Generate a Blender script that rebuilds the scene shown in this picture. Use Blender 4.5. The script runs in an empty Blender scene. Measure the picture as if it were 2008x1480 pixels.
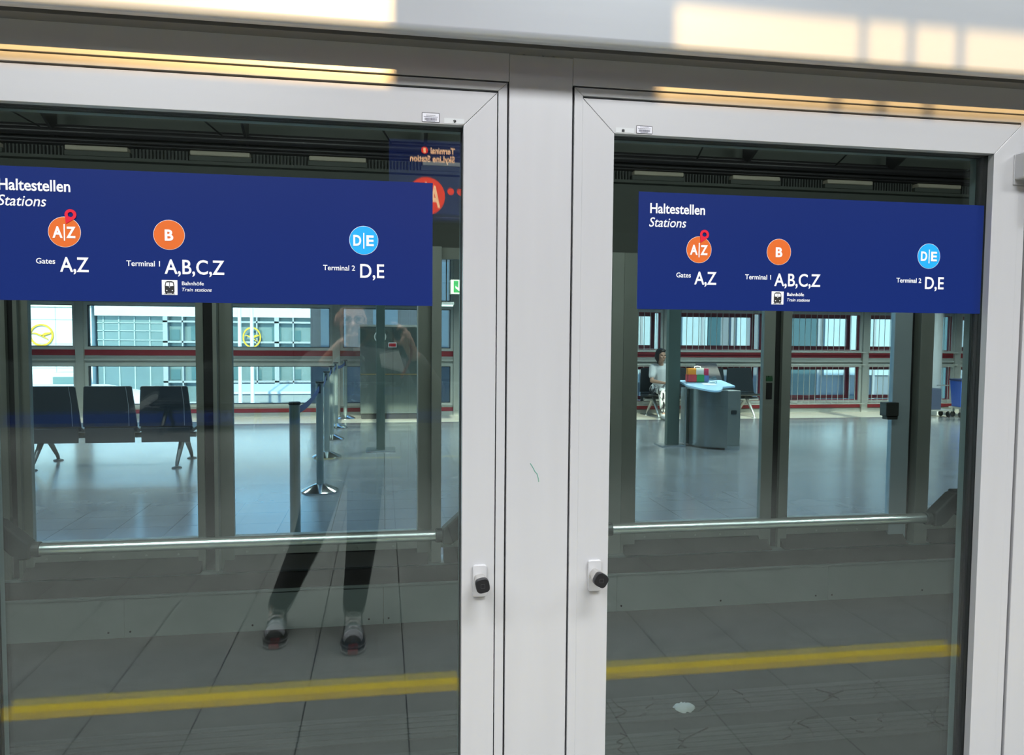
import bpy, bmesh, math, random
from mathutils import Vector, Matrix

random.seed(7)
SC = bpy.context.scene
COL = SC.collection
R = math.radians

# ------------------------------------------------------------------ camera
PITCH, YAW, ROLL, FPX = R(3.11915), R(9.55588), R(0.45711), 1500.0
cam_data = bpy.data.cameras.new('camera')
cam = bpy.data.objects.new('camera', cam_data)
COL.objects.link(cam)
fw = Vector((math.sin(YAW) * math.cos(PITCH), math.cos(YAW) * math.cos(PITCH), -math.sin(PITCH)))
rt = Vector((math.cos(YAW), -math.sin(YAW), 0))
up = rt.cross(fw)
rt2 = math.cos(ROLL) * rt + math.sin(ROLL) * up
up2 = -math.sin(ROLL) * rt + math.cos(ROLL) * up
M = Matrix.Identity(4)
for i in range(3):
    M[i][0], M[i][1], M[i][2] = rt2[i], up2[i], -fw[i]
M.translation = Vector((0, -1.7, 1.48))
cam.matrix_world = M
cam_data.sensor_fit = 'HORIZONTAL'
cam_data.sensor_width = 36.0
cam_data.lens = FPX / 2008 * 36.0
cam_data.clip_start = 0.005
cam_data.clip_end = 500
SC.camera = cam

# ------------------------------------------------------------------ world, sun, exposure
SC.view_settings.view_transform = 'Standard'
SC.view_settings.look = 'None'
SC.view_settings.gamma = 1
SC.view_settings.use_curve_mapping = False
SC.view_settings.exposure = 0.0
SC.cycles.transparent_max_bounces = 32
SC.cycles.max_bounces = 14
SC.cycles.glossy_bounces = 6
SC.cycles.use_denoising = True
SC.cycles.sample_clamp_indirect = 6
SC.cycles.caustics_reflective = False
SC.cycles.caustics_refractive = False

world = bpy.data.worlds.new('sky')
SC.world = world
world.use_nodes = True
wn = world.node_tree
bg = wn.nodes['Background']
tc = wn.nodes.new('ShaderNodeTexCoord')
sx = wn.nodes.new('ShaderNodeSeparateXYZ')
wr = wn.nodes.new('ShaderNodeValToRGB')
wn.links.new(tc.outputs['Generated'], sx.inputs[0])
wn.links.new(sx.outputs['Z'], wr.inputs[0])
wn.links.new(wr.outputs[0], bg.inputs[0])
wr.color_ramp.elements[0].position = 0.0
wr.color_ramp.elements[0].color = (0.80, 0.90, 0.95, 1)
wr.color_ramp.elements[1].position = 0.6
wr.color_ramp.elements[1].color = (0.26, 0.48, 0.95, 1)
we = wr.color_ramp.elements.new(0.16)
we.color = (0.34, 0.64, 1.0, 1)
bg.inputs[1].default_value = 3.7

SUN_EL = R(27)
sun_d = bpy.data.lights.new('sun', 'SUN')
sun_d.energy = 9.0
sun_d.color = (1.0, 0.90, 0.76)
sun_d.angle = R(0.7)
sun = bpy.data.objects.new('sun', sun_d)
COL.objects.link(sun)
sun.rotation_euler = Vector((0, math.cos(SUN_EL), -math.sin(SUN_EL))).to_track_quat('-Z', 'Y').to_euler()


# ------------------------------------------------------------------ materials
def mat(name, col, rough=0.5, metal=0.0, emit=0.0, ecol=None, vary=0.0, scale=8.0, stretch=(1, 1, 1),
        bump=0.0, spec=0.5, rvary=0.0):
    m = bpy.data.materials.new(name)
    m.use_nodes = True
    nt = m.node_tree
    b = nt.nodes['Principled BSDF']
    b.inputs['Base Color'].default_value = (*col, 1)
    b.inputs['Roughness'].default_value = rough
    b.inputs['Metallic'].default_value = metal
    b.inputs['Specular IOR Level'].default_value = spec
    if emit:
        b.inputs['Emission Color'].default_value = (*(ecol or col), 1)
        b.inputs['Emission Strength'].default_value = emit
    if vary or bump or rvary:
        tcn = nt.nodes.new('ShaderNodeTexCoord')
        mp = nt.nodes.new('ShaderNodeMapping')
        mp.inputs['Scale'].default_value = stretch
        nz = nt.nodes.new('ShaderNodeTexNoise')
        nz.inputs['Scale'].default_value = scale
        nz.inputs['Detail'].default_value = 6
        nt.links.new(tcn.outputs['Object'], mp.inputs[0])
        nt.links.new(mp.outputs[0], nz.inputs['Vector'])
        if vary:
            mx = nt.nodes.new('ShaderNodeMix')
            mx.data_type = 'RGBA'
            mx.inputs[6].default_value = (*[c * (1 - vary) for c in col], 1)
            mx.inputs[7].default_value = (*[min(1, c * (1 + vary)) for c in col], 1)
            nt.links.new(nz.outputs['Fac'], mx.inputs[0])
            nt.links.new(mx.outputs[2], b.inputs['Base Color'])
        if rvary:
            mr = nt.nodes.new('ShaderNodeMapRange')
            mr.inputs['To Min'].default_value = rough - rvary
            mr.inputs['To Max'].default_value = rough + rvary
            nt.links.new(nz.outputs['Fac'], mr.inputs['Value'])
            nt.links.new(mr.outputs[0], b.inputs['Roughness'])
        if bump:
            bp = nt.nodes.new('ShaderNodeBump')
            bp.inputs['Strength'].default_value = bump
            bp.inputs['Distance'].default_value = 0.01
            nt.links.new(nz.outputs['Fac'], bp.inputs['Height'])
            nt.links.new(bp.outputs[0], b.inputs['Normal'])
    return m


def glass_mat(name, tint, refl=0.045, rcol=(1, 1, 1), rough=0.0):
    m = bpy.data.materials.new(name)
    m.use_nodes = True
    nt = m.node_tree
    for n in list(nt.nodes):
        nt.nodes.remove(n)
    out = nt.nodes.new('ShaderNodeOutputMaterial')
    tr = nt.nodes.new('ShaderNodeBsdfTransparent')
    tr.inputs[0].default_value = (*tint, 1)
    gl = nt.nodes.new('ShaderNodeBsdfGlossy')
    gl.inputs['Color'].default_value = (*rcol, 1)
    gl.inputs['Roughness'].default_value = rough
    lw = nt.nodes.new('ShaderNodeLayerWeight')
    lw.inputs[0].default_value = 0.5
    pw = nt.nodes.new('ShaderNodeMath')
    pw.operation = 'POWER'
    pw.inputs[1].default_value = 5
    ma = nt.nodes.new('ShaderNodeMath')
    ma.operation = 'MULTIPLY_ADD'
    ma.inputs[1].default_value = 1 - refl
    ma.inputs[2].default_value = refl
    mx = nt.nodes.new('ShaderNodeMixShader')
    nt.links.new(lw.outputs['Facing'], pw.inputs[0])
    nt.links.new(pw.outputs[0], ma.inputs[0])
    nt.links.new(ma.outputs[0], mx.inputs[0])
    nt.links.new(tr.outputs[0], mx.inputs[1])
    nt.links.new(gl.outputs[0], mx.inputs[2])
    nt.links.new(mx.outputs[0], out.inputs[0])
    return m


def tile_mat(name, col, joint, sx_, sy_, ox, oy, rough, mortar=0.004, vary=0.12, spec=0.5, rscale=3.0):
    m = mat(name, col, rough, vary=vary, scale=rscale, rvary=0.06, spec=spec)
    nt = m.node_tree
    b = nt.nodes['Principled BSDF']
    src = b.inputs['Base Color'].links[0].from_socket
    tcn = nt.nodes.new('ShaderNodeTexCoord')
    sep = nt.nodes.new('ShaderNodeSeparateXYZ')
    nt.links.new(tcn.outputs['Object'], sep.inputs[0])

    def op(kind, a, b_=None):
        n = nt.nodes.new('ShaderNodeMath')
        n.operation = kind
        for idx, val in enumerate((a, b_)):
            if val is None:
                continue
            if isinstance(val, (int, float)):
                n.inputs[idx].default_value = val
            else:
                nt.links.new(val, n.inputs[idx])
        return n.outputs[0]
    masks = []
    for ax, per, off in (('X', sx_, ox), ('Y', sy_, oy)):
        u = op('FRACT', op('DIVIDE', op('ADD', sep.outputs[ax], 100 * per - off + mortar / 2), per))
        masks.append(op('LESS_THAN', u, mortar / per))
    msk = op('MAXIMUM', masks[0], masks[1])
    mx = nt.nodes.new('ShaderNodeMix')
    mx.data_type = 'RGBA'
    nt.links.new(msk, mx.inputs[0])
    nt.links.new(src, mx.inputs[6])
    mx.inputs[7].default_value = (*[c * j_ for c, j_ in zip(col, joint)], 1)
    nt.links.new(mx.outputs[2], b.inputs['Base Color'])
    return m


ALU = mat('anodised_aluminium', (0.53, 0.535, 0.55), 0.38, 0.25, vary=0.05, scale=5, stretch=(4, 4, 0.35))
ALU_H = mat('anodised_aluminium_rail', (0.54, 0.545, 0.56), 0.36, 0.25, vary=0.045, scale=5, stretch=(0.35, 4, 4))
FASCIA = mat('brushed_fascia', (0.50, 0.53, 0.56), 0.34, 0.3, vary=0.04, scale=4, stretch=(0.5, 3, 6))
GAP = mat('gap_seal', (0.015, 0.012, 0.013), 0.8)
BLACK = mat('black_gasket', (0.008, 0.009, 0.01), 0.5)
INNER = mat('inner_frame_grey', (0.30, 0.35, 0.36), 0.45, 0.2)
GLASS = glass_mat('door_glass', (0.93, 0.965, 0.955), 0.048)
GLASS_F = glass_mat('far_door_glass', (0.90, 0.955, 0.945), 0.04)
GLASS_W = glass_mat('window_glass', (0.90, 0.965, 0.965), 0.04)
SUN_FILTER = glass_mat('sun_filter_tint', (0.92, 0.76, 0.50), 0.03)  # tint that warms and dims sun through the roof slots
BLUE = mat('sign_blue', (0.005, 0.019, 0.135), 0.34, vary=0.06, scale=2, spec=0.35)
WHITE = mat('sign_white', (0.86, 0.87, 0.88), 0.5)
ORANGE = mat('sign_orange', (0.66, 0.125, 0.012), 0.45)
CYAN = mat('sign_cyan', (0.008, 0.37, 0.84), 0.45)
PINRED = mat('sign_red', (0.68, 0.010, 0.035), 0.4)
INK = mat('black_print', (0.01, 0.01, 0.012), 0.6)
STEEL = mat('brushed_steel', (0.55, 0.56, 0.56), 0.28, 0.95, vary=0.05, scale=30, stretch=(0.2, 4, 4))
CHROME = mat('polished_steel', (0.62, 0.63, 0.64), 0.14, 1.0, vary=0.03)
NICKEL = mat('satin_nickel', (0.66, 0.645, 0.615), 0.3, 0.8, vary=0.03)
DARKPL = mat('dark_plastic', (0.014, 0.016, 0.017), 0.5, vary=0.1)
KNOBBLK = mat('knob_black', (0.006, 0.006, 0.008), 0.35)
LABELGREY = mat('label_clear', (0.60, 0.62, 0.63), 0.5)
LABELWH = mat('label_white', (0.74, 0.74, 0.80), 0.5)
GREEN_PEN = mat('green_ink', (0.05, 0.32, 0.22), 0.6)
FARFR = mat('far_frame_grey', (0.30, 0.335, 0.30), 0.5, 0.25, vary=0.12, scale=6)
FARPOST = mat('far_post_grey', (0.40, 0.44, 0.40), 0.5, 0.2, vary=0.1, scale=4)
FARPALE = mat('far_pale_stile', (0.62, 0.76, 0.82), 0.45, 0.2, vary=0.08, scale=4)
FARDARK = mat('far_dark', (0.02, 0.022, 0.022), 0.6, vary=0.15)
HEADER = mat('track_header', (0.10, 0.115, 0.10), 0.6, vary=0.15, scale=3, stretch=(0.3, 1, 3))
PIPE = mat('dark_pipe', (0.05, 0.048, 0.052), 0.35, 0.4)
MESHC = mat('track_ceiling', (0.30, 0.275, 0.225), 0.8, vary=0.3, scale=60)
CONC = mat('guideway_concrete', (0.035, 0.037, 0.034), 0.9, vary=0.3, scale=9, bump=0.2)
STRIP = mat('running_strip', (0.060, 0.065, 0.060), 0.9, vary=0.4, scale=12, stretch=(0.4, 5, 1), bump=0.3)
KERB = mat('kerb_panel', (0.30, 0.37, 0.365), 0.6, vary=0.12, scale=4)
KICK = mat('threshold_plate', (0.045, 0.047, 0.045), 0.6, vary=0.25, scale=14)
LEDGE = mat('ledge_dark', (0.02, 0.018, 0.019), 0.8, vary=0.3, scale=20)
NEARFLOOR = tile_mat('platform_tiles', (0.175, 0.18, 0.168), (0.12, 0.12, 0.12), 0.4, 1.2, -0.31, -0.35, 0.55, 0.0055, 0.22, 0.3, 7.0)
FARFLOOR = tile_mat('hall_tiles', (0.17, 0.18, 0.19), (0.28, 0.28, 0.28), 0.4, 0.375, -0.39, 4.45, 0.19, 0.006, 0.10, 1.0)
YELLOW = mat('yellow_tape', (0.80, 0.56, 0.008), 0.6, vary=0.15, scale=6)
CEIL = mat('hall_ceiling', (0.10, 0.10, 0.10), 0.8, vary=0.1)
BACKW = mat('back_wall', (0.11, 0.115, 0.12), 0.7, vary=0.1, scale=2)
FARWALL = mat('window_wall_grey', (0.46, 0.47, 0.43), 0.5, 0.1, vary=0.08, scale=4)
FARFRAME = mat('window_frame_grey', (0.60, 0.61, 0.56), 0.45, 0.2, vary=0.06)
REDBAND = mat('red_band', (0.30, 0.025, 0.035), 0.5, vary=0.12, scale=5)
SEATBLK = mat('black_seat', (0.020, 0.026, 0.030), 0.42, vary=0.2, scale=30)
LEGGREY = mat('leg_grey', (0.10, 0.11, 0.105), 0.4, 0.5)
LEGSILV = mat('leg_silver', (0.62, 0.64, 0.63), 0.28, 0.8)
POSTGREY = mat('stanchion_grey', (0.36, 0.43, 0.42), 0.32, 0.6, vary=0.06)
BELT = mat('belt_blue', (0.035, 0.085, 0.24), 0.7, vary=0.1)
SKIN = mat('skin', (0.50, 0.29, 0.20), 0.5, vary=0.06, scale=30)
HAIR = mat('dark_hair', (0.012, 0.009, 0.008), 0.5, vary=0.3, scale=80)
JACKET = mat('dark_jacket', (0.018, 0.020, 0.021), 0.85, vary=0.2, scale=30)
TROUSER = mat('dark_trousers', (0.012, 0.013, 0.014), 0.9, vary=0.2, scale=40)
SHOE = mat('black_shoe', (0.012, 0.012, 0.013), 0.6)
SHOEGREY = mat('grey_shoe_toe', (0.48, 0.50, 0.54), 0.6, vary=0.08)
SHOESOLE = mat('shoe_sole', (0.36, 0.34, 0.34), 0.7)
LACE = mat('white_lace', (0.78, 0.78, 0.76), 0.8)
SHOERED = mat('red_rubber', (0.42, 0.03, 0.035), 0.6)
TONGUE = mat('pink_tongue', (0.62, 0.35, 0.33), 0.7)
TSHIRT = mat('white_cotton', (0.72, 0.74, 0.74), 0.9, vary=0.05, scale=20)
EYEM = mat('eye_dark', (0.02, 0.015, 0.012), 0.3)


# ------------------------------------------------------------------ mesh helpers
class MB:
    def __init__(s):
        s.v, s.f = [], []

    def add(s, vs, fs):
        o = len(s.v)
        s.v += [tuple(v) for v in vs]
        s.f += [tuple(i + o for i in f) for f in fs]
        return s

    def box(s, x0, x1, y0, y1, z0, z1):
        vs = [(x, y, z) for x in (x0, x1) for y in (y0, y1) for z in (z0, z1)]
        return s.add(vs, [(0, 1, 3, 2), (4, 6, 7, 5), (0, 4, 5, 1), (2, 3, 7, 6), (0, 2, 6, 4), (1, 5, 7, 3)])

    def prism(s, poly, axis, a0, a1):
        """poly: 2-D points; axis x -> poly is (y,z); y -> (x,z); z -> (x,y)"""
        def p3(p, a):
            return {'x': (a, p[0], p[1]), 'y': (p[0], a, p[1]), 'z': (p[0], p[1], a)}[axis]
        n = len(poly)
        vs = [p3(p, a0) for p in poly] + [p3(p, a1) for p in poly]
        fs = [tuple(range(n)), tuple(range(2 * n - 1, n - 1, -1))]
        fs += [(i, i + n, (i + 1) % n + n, (i + 1) % n) for i in range(n)]
        return s.add(vs, fs)

    def tube(s, pts, r, seg=12, flat=1.0):
        pts = [Vector(p) for p in pts]
        rs = r if isinstance(r, (list, tuple)) else [r] * len(pts)
        rings = []
        ref = Vector((0, 0, 1))
        t0 = (pts[1] - pts[0]).normalized()
        if abs(t0.dot(ref)) > 0.9:
            ref = Vector((1, 0, 0))
        n = (ref - t0 * ref.dot(t0)).normalized()
        for i, p in enumerate(pts):
            a = pts[max(0, i - 1)]
            c = pts[min(len(pts) - 1, i + 1)]
            t = (c - a).normalized()
            n = (n - t * n.dot(t)).normalized()
            b = t.cross(n)
            rings.append([p + (n * math.cos(2 * math.pi * k / seg) + b * math.sin(2 * math.pi * k / seg) * flat) * rs[i]
                          for k in range(seg)])
        vs = [v for rg in rings for v in rg]
        fs = []
        for i in range(len(pts) - 1):
            for k in range(seg):
                fs.append((i * seg + k, i * seg + (k + 1) % seg, (i + 1) * seg + (k + 1) % seg, (i + 1) * seg + k))
        fs.append(tuple(range(seg - 1, -1, -1)))
        e = (len(pts) - 1) * seg
        fs.append(tuple(range(e, e + seg)))
        return s.add(vs, fs)

    def lathe(s, prof, c=(0, 0, 0), seg=28, axis='z'):
        vs, fs = [], []
        for (r, h) in prof:
            for k in range(seg):
                a = 2 * math.pi * k / seg
                u, w = r * math.cos(a), r * math.sin(a)
                p = {'z': (u, w, h), 'y': (u, h, w), 'x': (h, u, w)}[axis]
                vs.append((p[0] + c[0], p[1] + c[1], p[2] + c[2]))
        for i in range(len(prof) - 1):
            for k in range(seg):
                fs.append((i * seg + k, i * seg + (k + 1) % seg, (i + 1) * seg + (k + 1) % seg, (i + 1) * seg + k))
        fs.append(tuple(range(seg - 1, -1, -1)))
        e = (len(prof) - 1) * seg
        fs.append(tuple(range(e, e + seg)))
        return s.add(vs, fs)

    def ell(s, c, rx, ry, rz, seg=18, ring=12, rot=None):
        vs, fs = [], []
        for i in range(ring + 1):
            t = math.pi * i / ring
            for k in range(seg):
                a = 2 * math.pi * k / seg
                st = max(math.sin(t), 1e-3)
                p = Vector((rx * st * math.cos(a), ry * st * math.sin(a), rz * math.cos(t)))
                if rot is not None:
                    p = rot @ p
                vs.append(tuple(p + Vector(c)))
        for i in range(ring):
            for k in range(seg):
                fs.append((i * seg + k, (i + 1) * seg + k, (i + 1) * seg + (k + 1) % seg, i * seg + (k + 1) % seg))
        fs.append(tuple(range(seg)))
        e = ring * seg
        fs.append(tuple(range(e + seg - 1, e - 1, -1)))
        return s.add(vs, fs)

    def limb(s, p0, p1, r0, r1):
        """closed tapered capsule, for sculpted unions"""
        p0, p1 = Vector(p0), Vector(p1)
        d = (p1 - p0)
        L = max(d.length, 1e-6)
        t = d / L
        pts, rs = [], []
        for k in range(5):
            a = math.pi / 2 * (1 - k / 4)
            pts.append(p0 - t * r0 * math.sin(a) * 0.999)
            rs.append(max(r0 * math.cos(a), r0 * 0.05))
        for k in range(5):
            a = math.pi / 2 * k / 4
            pts.append(p1 + t * r1 * math.sin(a) * 0.999)
            rs.append(max(r1 * math.cos(a), r1 * 0.05))
        return s.tube(pts, rs, 14)

    def build(s, name, m, parent=None, smooth=False, bevel=0.0, seg=2):
        me = bpy.data.meshes.new(name)
        me.from_pydata(s.v, [], s.f)
        bm = bmesh.new()
        bm.from_mesh(me)
        bmesh.ops.recalc_face_normals(bm, faces=bm.faces)
        bm.to_mesh(me)
        bm.free()
        me.materials.append(m)
        if smooth:
            for p in me.polygons:
                p.use_smooth = True
            try:
                me.set_sharp_from_angle(angle=R(45))
            except Exception:
                pass
        o = bpy.data.objects.new(name, me)
        COL.objects.link(o)
        if bevel:
            bv = o.modifiers.new('bevel', 'BEVEL')
            bv.width = bevel
            bv.segments = seg
            bv.limit_method = 'ANGLE'
            bv.angle_limit = R(40)
        if parent:
            adopt(o, parent)
        return o


def root_matrix(p):
    mtx = Matrix.Translation(p.location) @ p.rotation_euler.to_matrix().to_4x4()
    if p.parent:
        mtx = root_matrix(p.parent) @ p.matrix_parent_inverse @ mtx
    return mtx


def adopt(o, parent):
    o.parent = parent
    o.matrix_parent_inverse = root_matrix(parent).inverted()


def tag(o, label=None, cat=None, group=None, kind=None):
    if label:
        o['label'] = label
    if cat:
        o['category'] = cat
    if group:
        o['group'] = group
    if kind:
        o['kind'] = kind
    return o


def thing(name, label, cat, loc, group=None, kind=None):
    o = bpy.data.objects.new(name, None)
    COL.objects.link(o)
    o.empty_display_size = 0.05
    o.location = loc
    return tag(o, label, cat, group, kind)


def struct(name, loc=(0, 0, 0), label=None):
    o = thing(name, label, None, loc, None, 'structure')
    return o


def kids(o):
    return [c for c in COL.objects if c.parent == o]


def dup(o, parent=None):
    c = o.copy()
    COL.objects.link(c)
    if parent:
        inv = o.matrix_parent_inverse.copy()
        c.parent = parent
        c.matrix_parent_inverse = inv
    for k in kids(o):
        dup(k, c)
    return c


def sculpt(mb, name, m, parent, voxel, smooth=4, decimate=None):
    o = mb.build(name + '_form', m)
    rm = o.modifiers.new('remesh', 'REMESH')
    rm.mode = 'VOXEL'
    rm.voxel_size = voxel
    rm.use_smooth_shade = True
    sm = o.modifiers.new('smooth', 'SMOOTH')
    sm.factor = 0.5
    sm.iterations = smooth
    bpy.context.view_layer.update()
    dg = bpy.context.evaluated_depsgraph_get()
    me = bpy.data.meshes.new_from_object(o.evaluated_get(dg))
    me.name = name
    for p in me.polygons:
        p.use_smooth = True
    if not me.materials:
        me.materials.append(m)
    old = o.data
    bpy.data.objects.remove(o)
    bpy.data.meshes.remove(old)
    n = bpy.data.objects.new(name, me)
    COL.objects.link(n)
    if parent:
        adopt(n, parent)
    return n


_tcache = {}


def text_geom(txt, bold=0.0, italic=False, spacing=1.0):
    key = (txt, bold, italic, spacing)
    if key in _tcache:
        return _tcache[key]
    cu = bpy.data.curves.new('txt', 'FONT')
    cu.body = txt
    cu.size = 1.0
    cu.offset = bold
    cu.shear = 0.22 if italic else 0.0
    cu.space_character = spacing
    cu.resolution_u = 4
    cu.extrude = 0.002
    o = bpy.data.objects.new('txt', cu)
    COL.objects.link(o)
    bpy.context.view_layer.update()
    dg = bpy.context.evaluated_depsgraph_get()
    me = bpy.data.meshes.new_from_object(o.evaluated_get(dg))
    vs = [tuple(v.co) for v in me.vertices]
    fs = [tuple(p.vertices) for p in me.polygons]
    bpy.data.objects.remove(o)
    bpy.data.curves.remove(cu)
    bpy.data.meshes.remove(me)
    x0 = min(v[0] for v in vs)
    x1 = max(v[0] for v in vs)
    _tcache[key] = (vs, fs, x0, x1)
    return _tcache[key]


CAP = 0.727


def put_text(mb, txt, x0, x1, zb, cap, y, bold=0.012, italic=False, face=-1, thick=0.0008, spacing=1.0):
    """text between x0 and x1 (as read), baseline zb, cap height cap; face -1 looks to -y, +1 to +y"""
    vs, fs, a, b = text_geom(txt, bold, italic, spacing)
    k = cap / CAP
    sxx = (x1 - x0) / (b - a)
    out = []
    for v in vs:
        out.append((x0 + (v[0] - a) * sxx, y + face * (thick / 2 + v[2] / 0.002 * thick / 2), zb + v[1] * k))
    mb.add(out, fs)


# ================================================================== NEAR PLATFORM SCREEN
XL, XR = -14.0, 14.0
near_wall = struct('wall_front')
m = MB()
for (a, b) in ((0.275, 0.419), (1.597, 14.0), (-14.0, -0.907)):
    m.box(a, b, 0.0, 0.09, -0.2, 2.1)
m.build('post_plate', ALU, near_wall, bevel=0.0015)
m = MB()
m.box(XL, 0.2747, 0.0004, 0.09, 2.041, 2.103)
m.box(0.4193, XR, 0.0004, 0.09, 2.041, 2.103)
m.build('head_plate', ALU_H, near_wall, bevel=0.0008)
# fascia: overhanging brushed box with rounded lip
lip = [(-0.1, 2.9), (-0.1, 2.112)]
for k in range(1, 7):
    a = math.pi / 2 * k / 6
    lip.append((-0.1 + 0.014 * (1 - math.cos(a)), 2.112 - 0.016 * math.sin(a)))
lip += [(-0.076, 2.0955), (-0.076, 2.15), (-0.07, 2.15), (-0.07, 2.9)]
MB().prism(lip, 'x', XL, XR).build('fascia', FASCIA, near_wall, smooth=True)
m = MB()
m.box(XL, XR, -0.04, 0.0, 2.1005, 2.16)
m.build('soffit_strip', mat('soffit_grey', (0.16, 0.16, 0.155), 0.5, 0.2, vary=0.05), near_wall, bevel=0.0008)
m = MB()
m.box(XL, XR, -0.07, -0.04, 2.128, 2.14)
m.box(XL, XR, -0.041, 0.09, 2.161, 2.9)
m.build('soffit_recess', GAP, near_wall)
m = MB()
for (a, b, c, d) in ((0.419, 1.597, 2.041, 0), (-0.907, 0.275, 2.041, 0)):
    m.box(a, b, 0.018, 0.03, 2.0, 2.0415)
for a, b in ((0.418, 0.445), (0.245, 0.276), (1.565, 1.598), (-0.908, -0.875)):
    m.box(a, b, 0.018, 0.03, 0.0, 2.0415)
m.build('gap_seal', GAP, near_wall)


def frame4(mb, x0, x1, z0, z1, w, y0, y1, gap=0.0006):
    """mitred rectangular frame (outer x0..x1, z0..z1)"""
    g = gap
    mb.prism([(x0 + g, z1), (x1 - g, z1), (x1 - w - g, z1 - w), (x0 + w + g, z1 - w)], 'y', y0, y1)
    mb.prism([(x0 + g, z0), (x1 - g, z0), (x1 - w - g, z0 + w), (x0 + w + g, z0 + w)], 'y', y0, y1)
    mb.prism([(x0, z0 + g), (x0, z1 - g), (x0 + w, z1 - w - g), (x0 + w, z0 + w + g)], 'y', y0, y1)
    mb.prism([(x1, z0 + g), (x1, z1 - g), (x1 - w, z1 - w - g), (x1 - w, z0 + w + g)], 'y', y0, y1)


def ring(mb, x0, x1, z0, z1, w, y0, y1):
    mb.box(x0 - w, x1 + w, y0, y1, z1, z1 + w)
    mb.box(x0 - w, x1 + w, y0, y1, z0 - w, z0)
    mb.box(x0 - w, x0, y0, y1, z0, z1)
    mb.box(x1, x1 + w, y0, y1, z0, z1)


def rounded_rect(cx_, cz_, w, h, r, n=5):
    pts = []
    for (sx_, sz_, a0) in ((1, 1, 0), (-1, 1, 90), (-1, -1, 180), (1, -1, 270)):
        for k in range(n + 1):
            a = R(a0 + 90 * k / n)
            pts.append((cx_ + sx_ * (w / 2 - r) + r * math.cos(a), cz_ + sz_ * (h / 2 - r) + r * math.sin(a)))
    return pts


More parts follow.
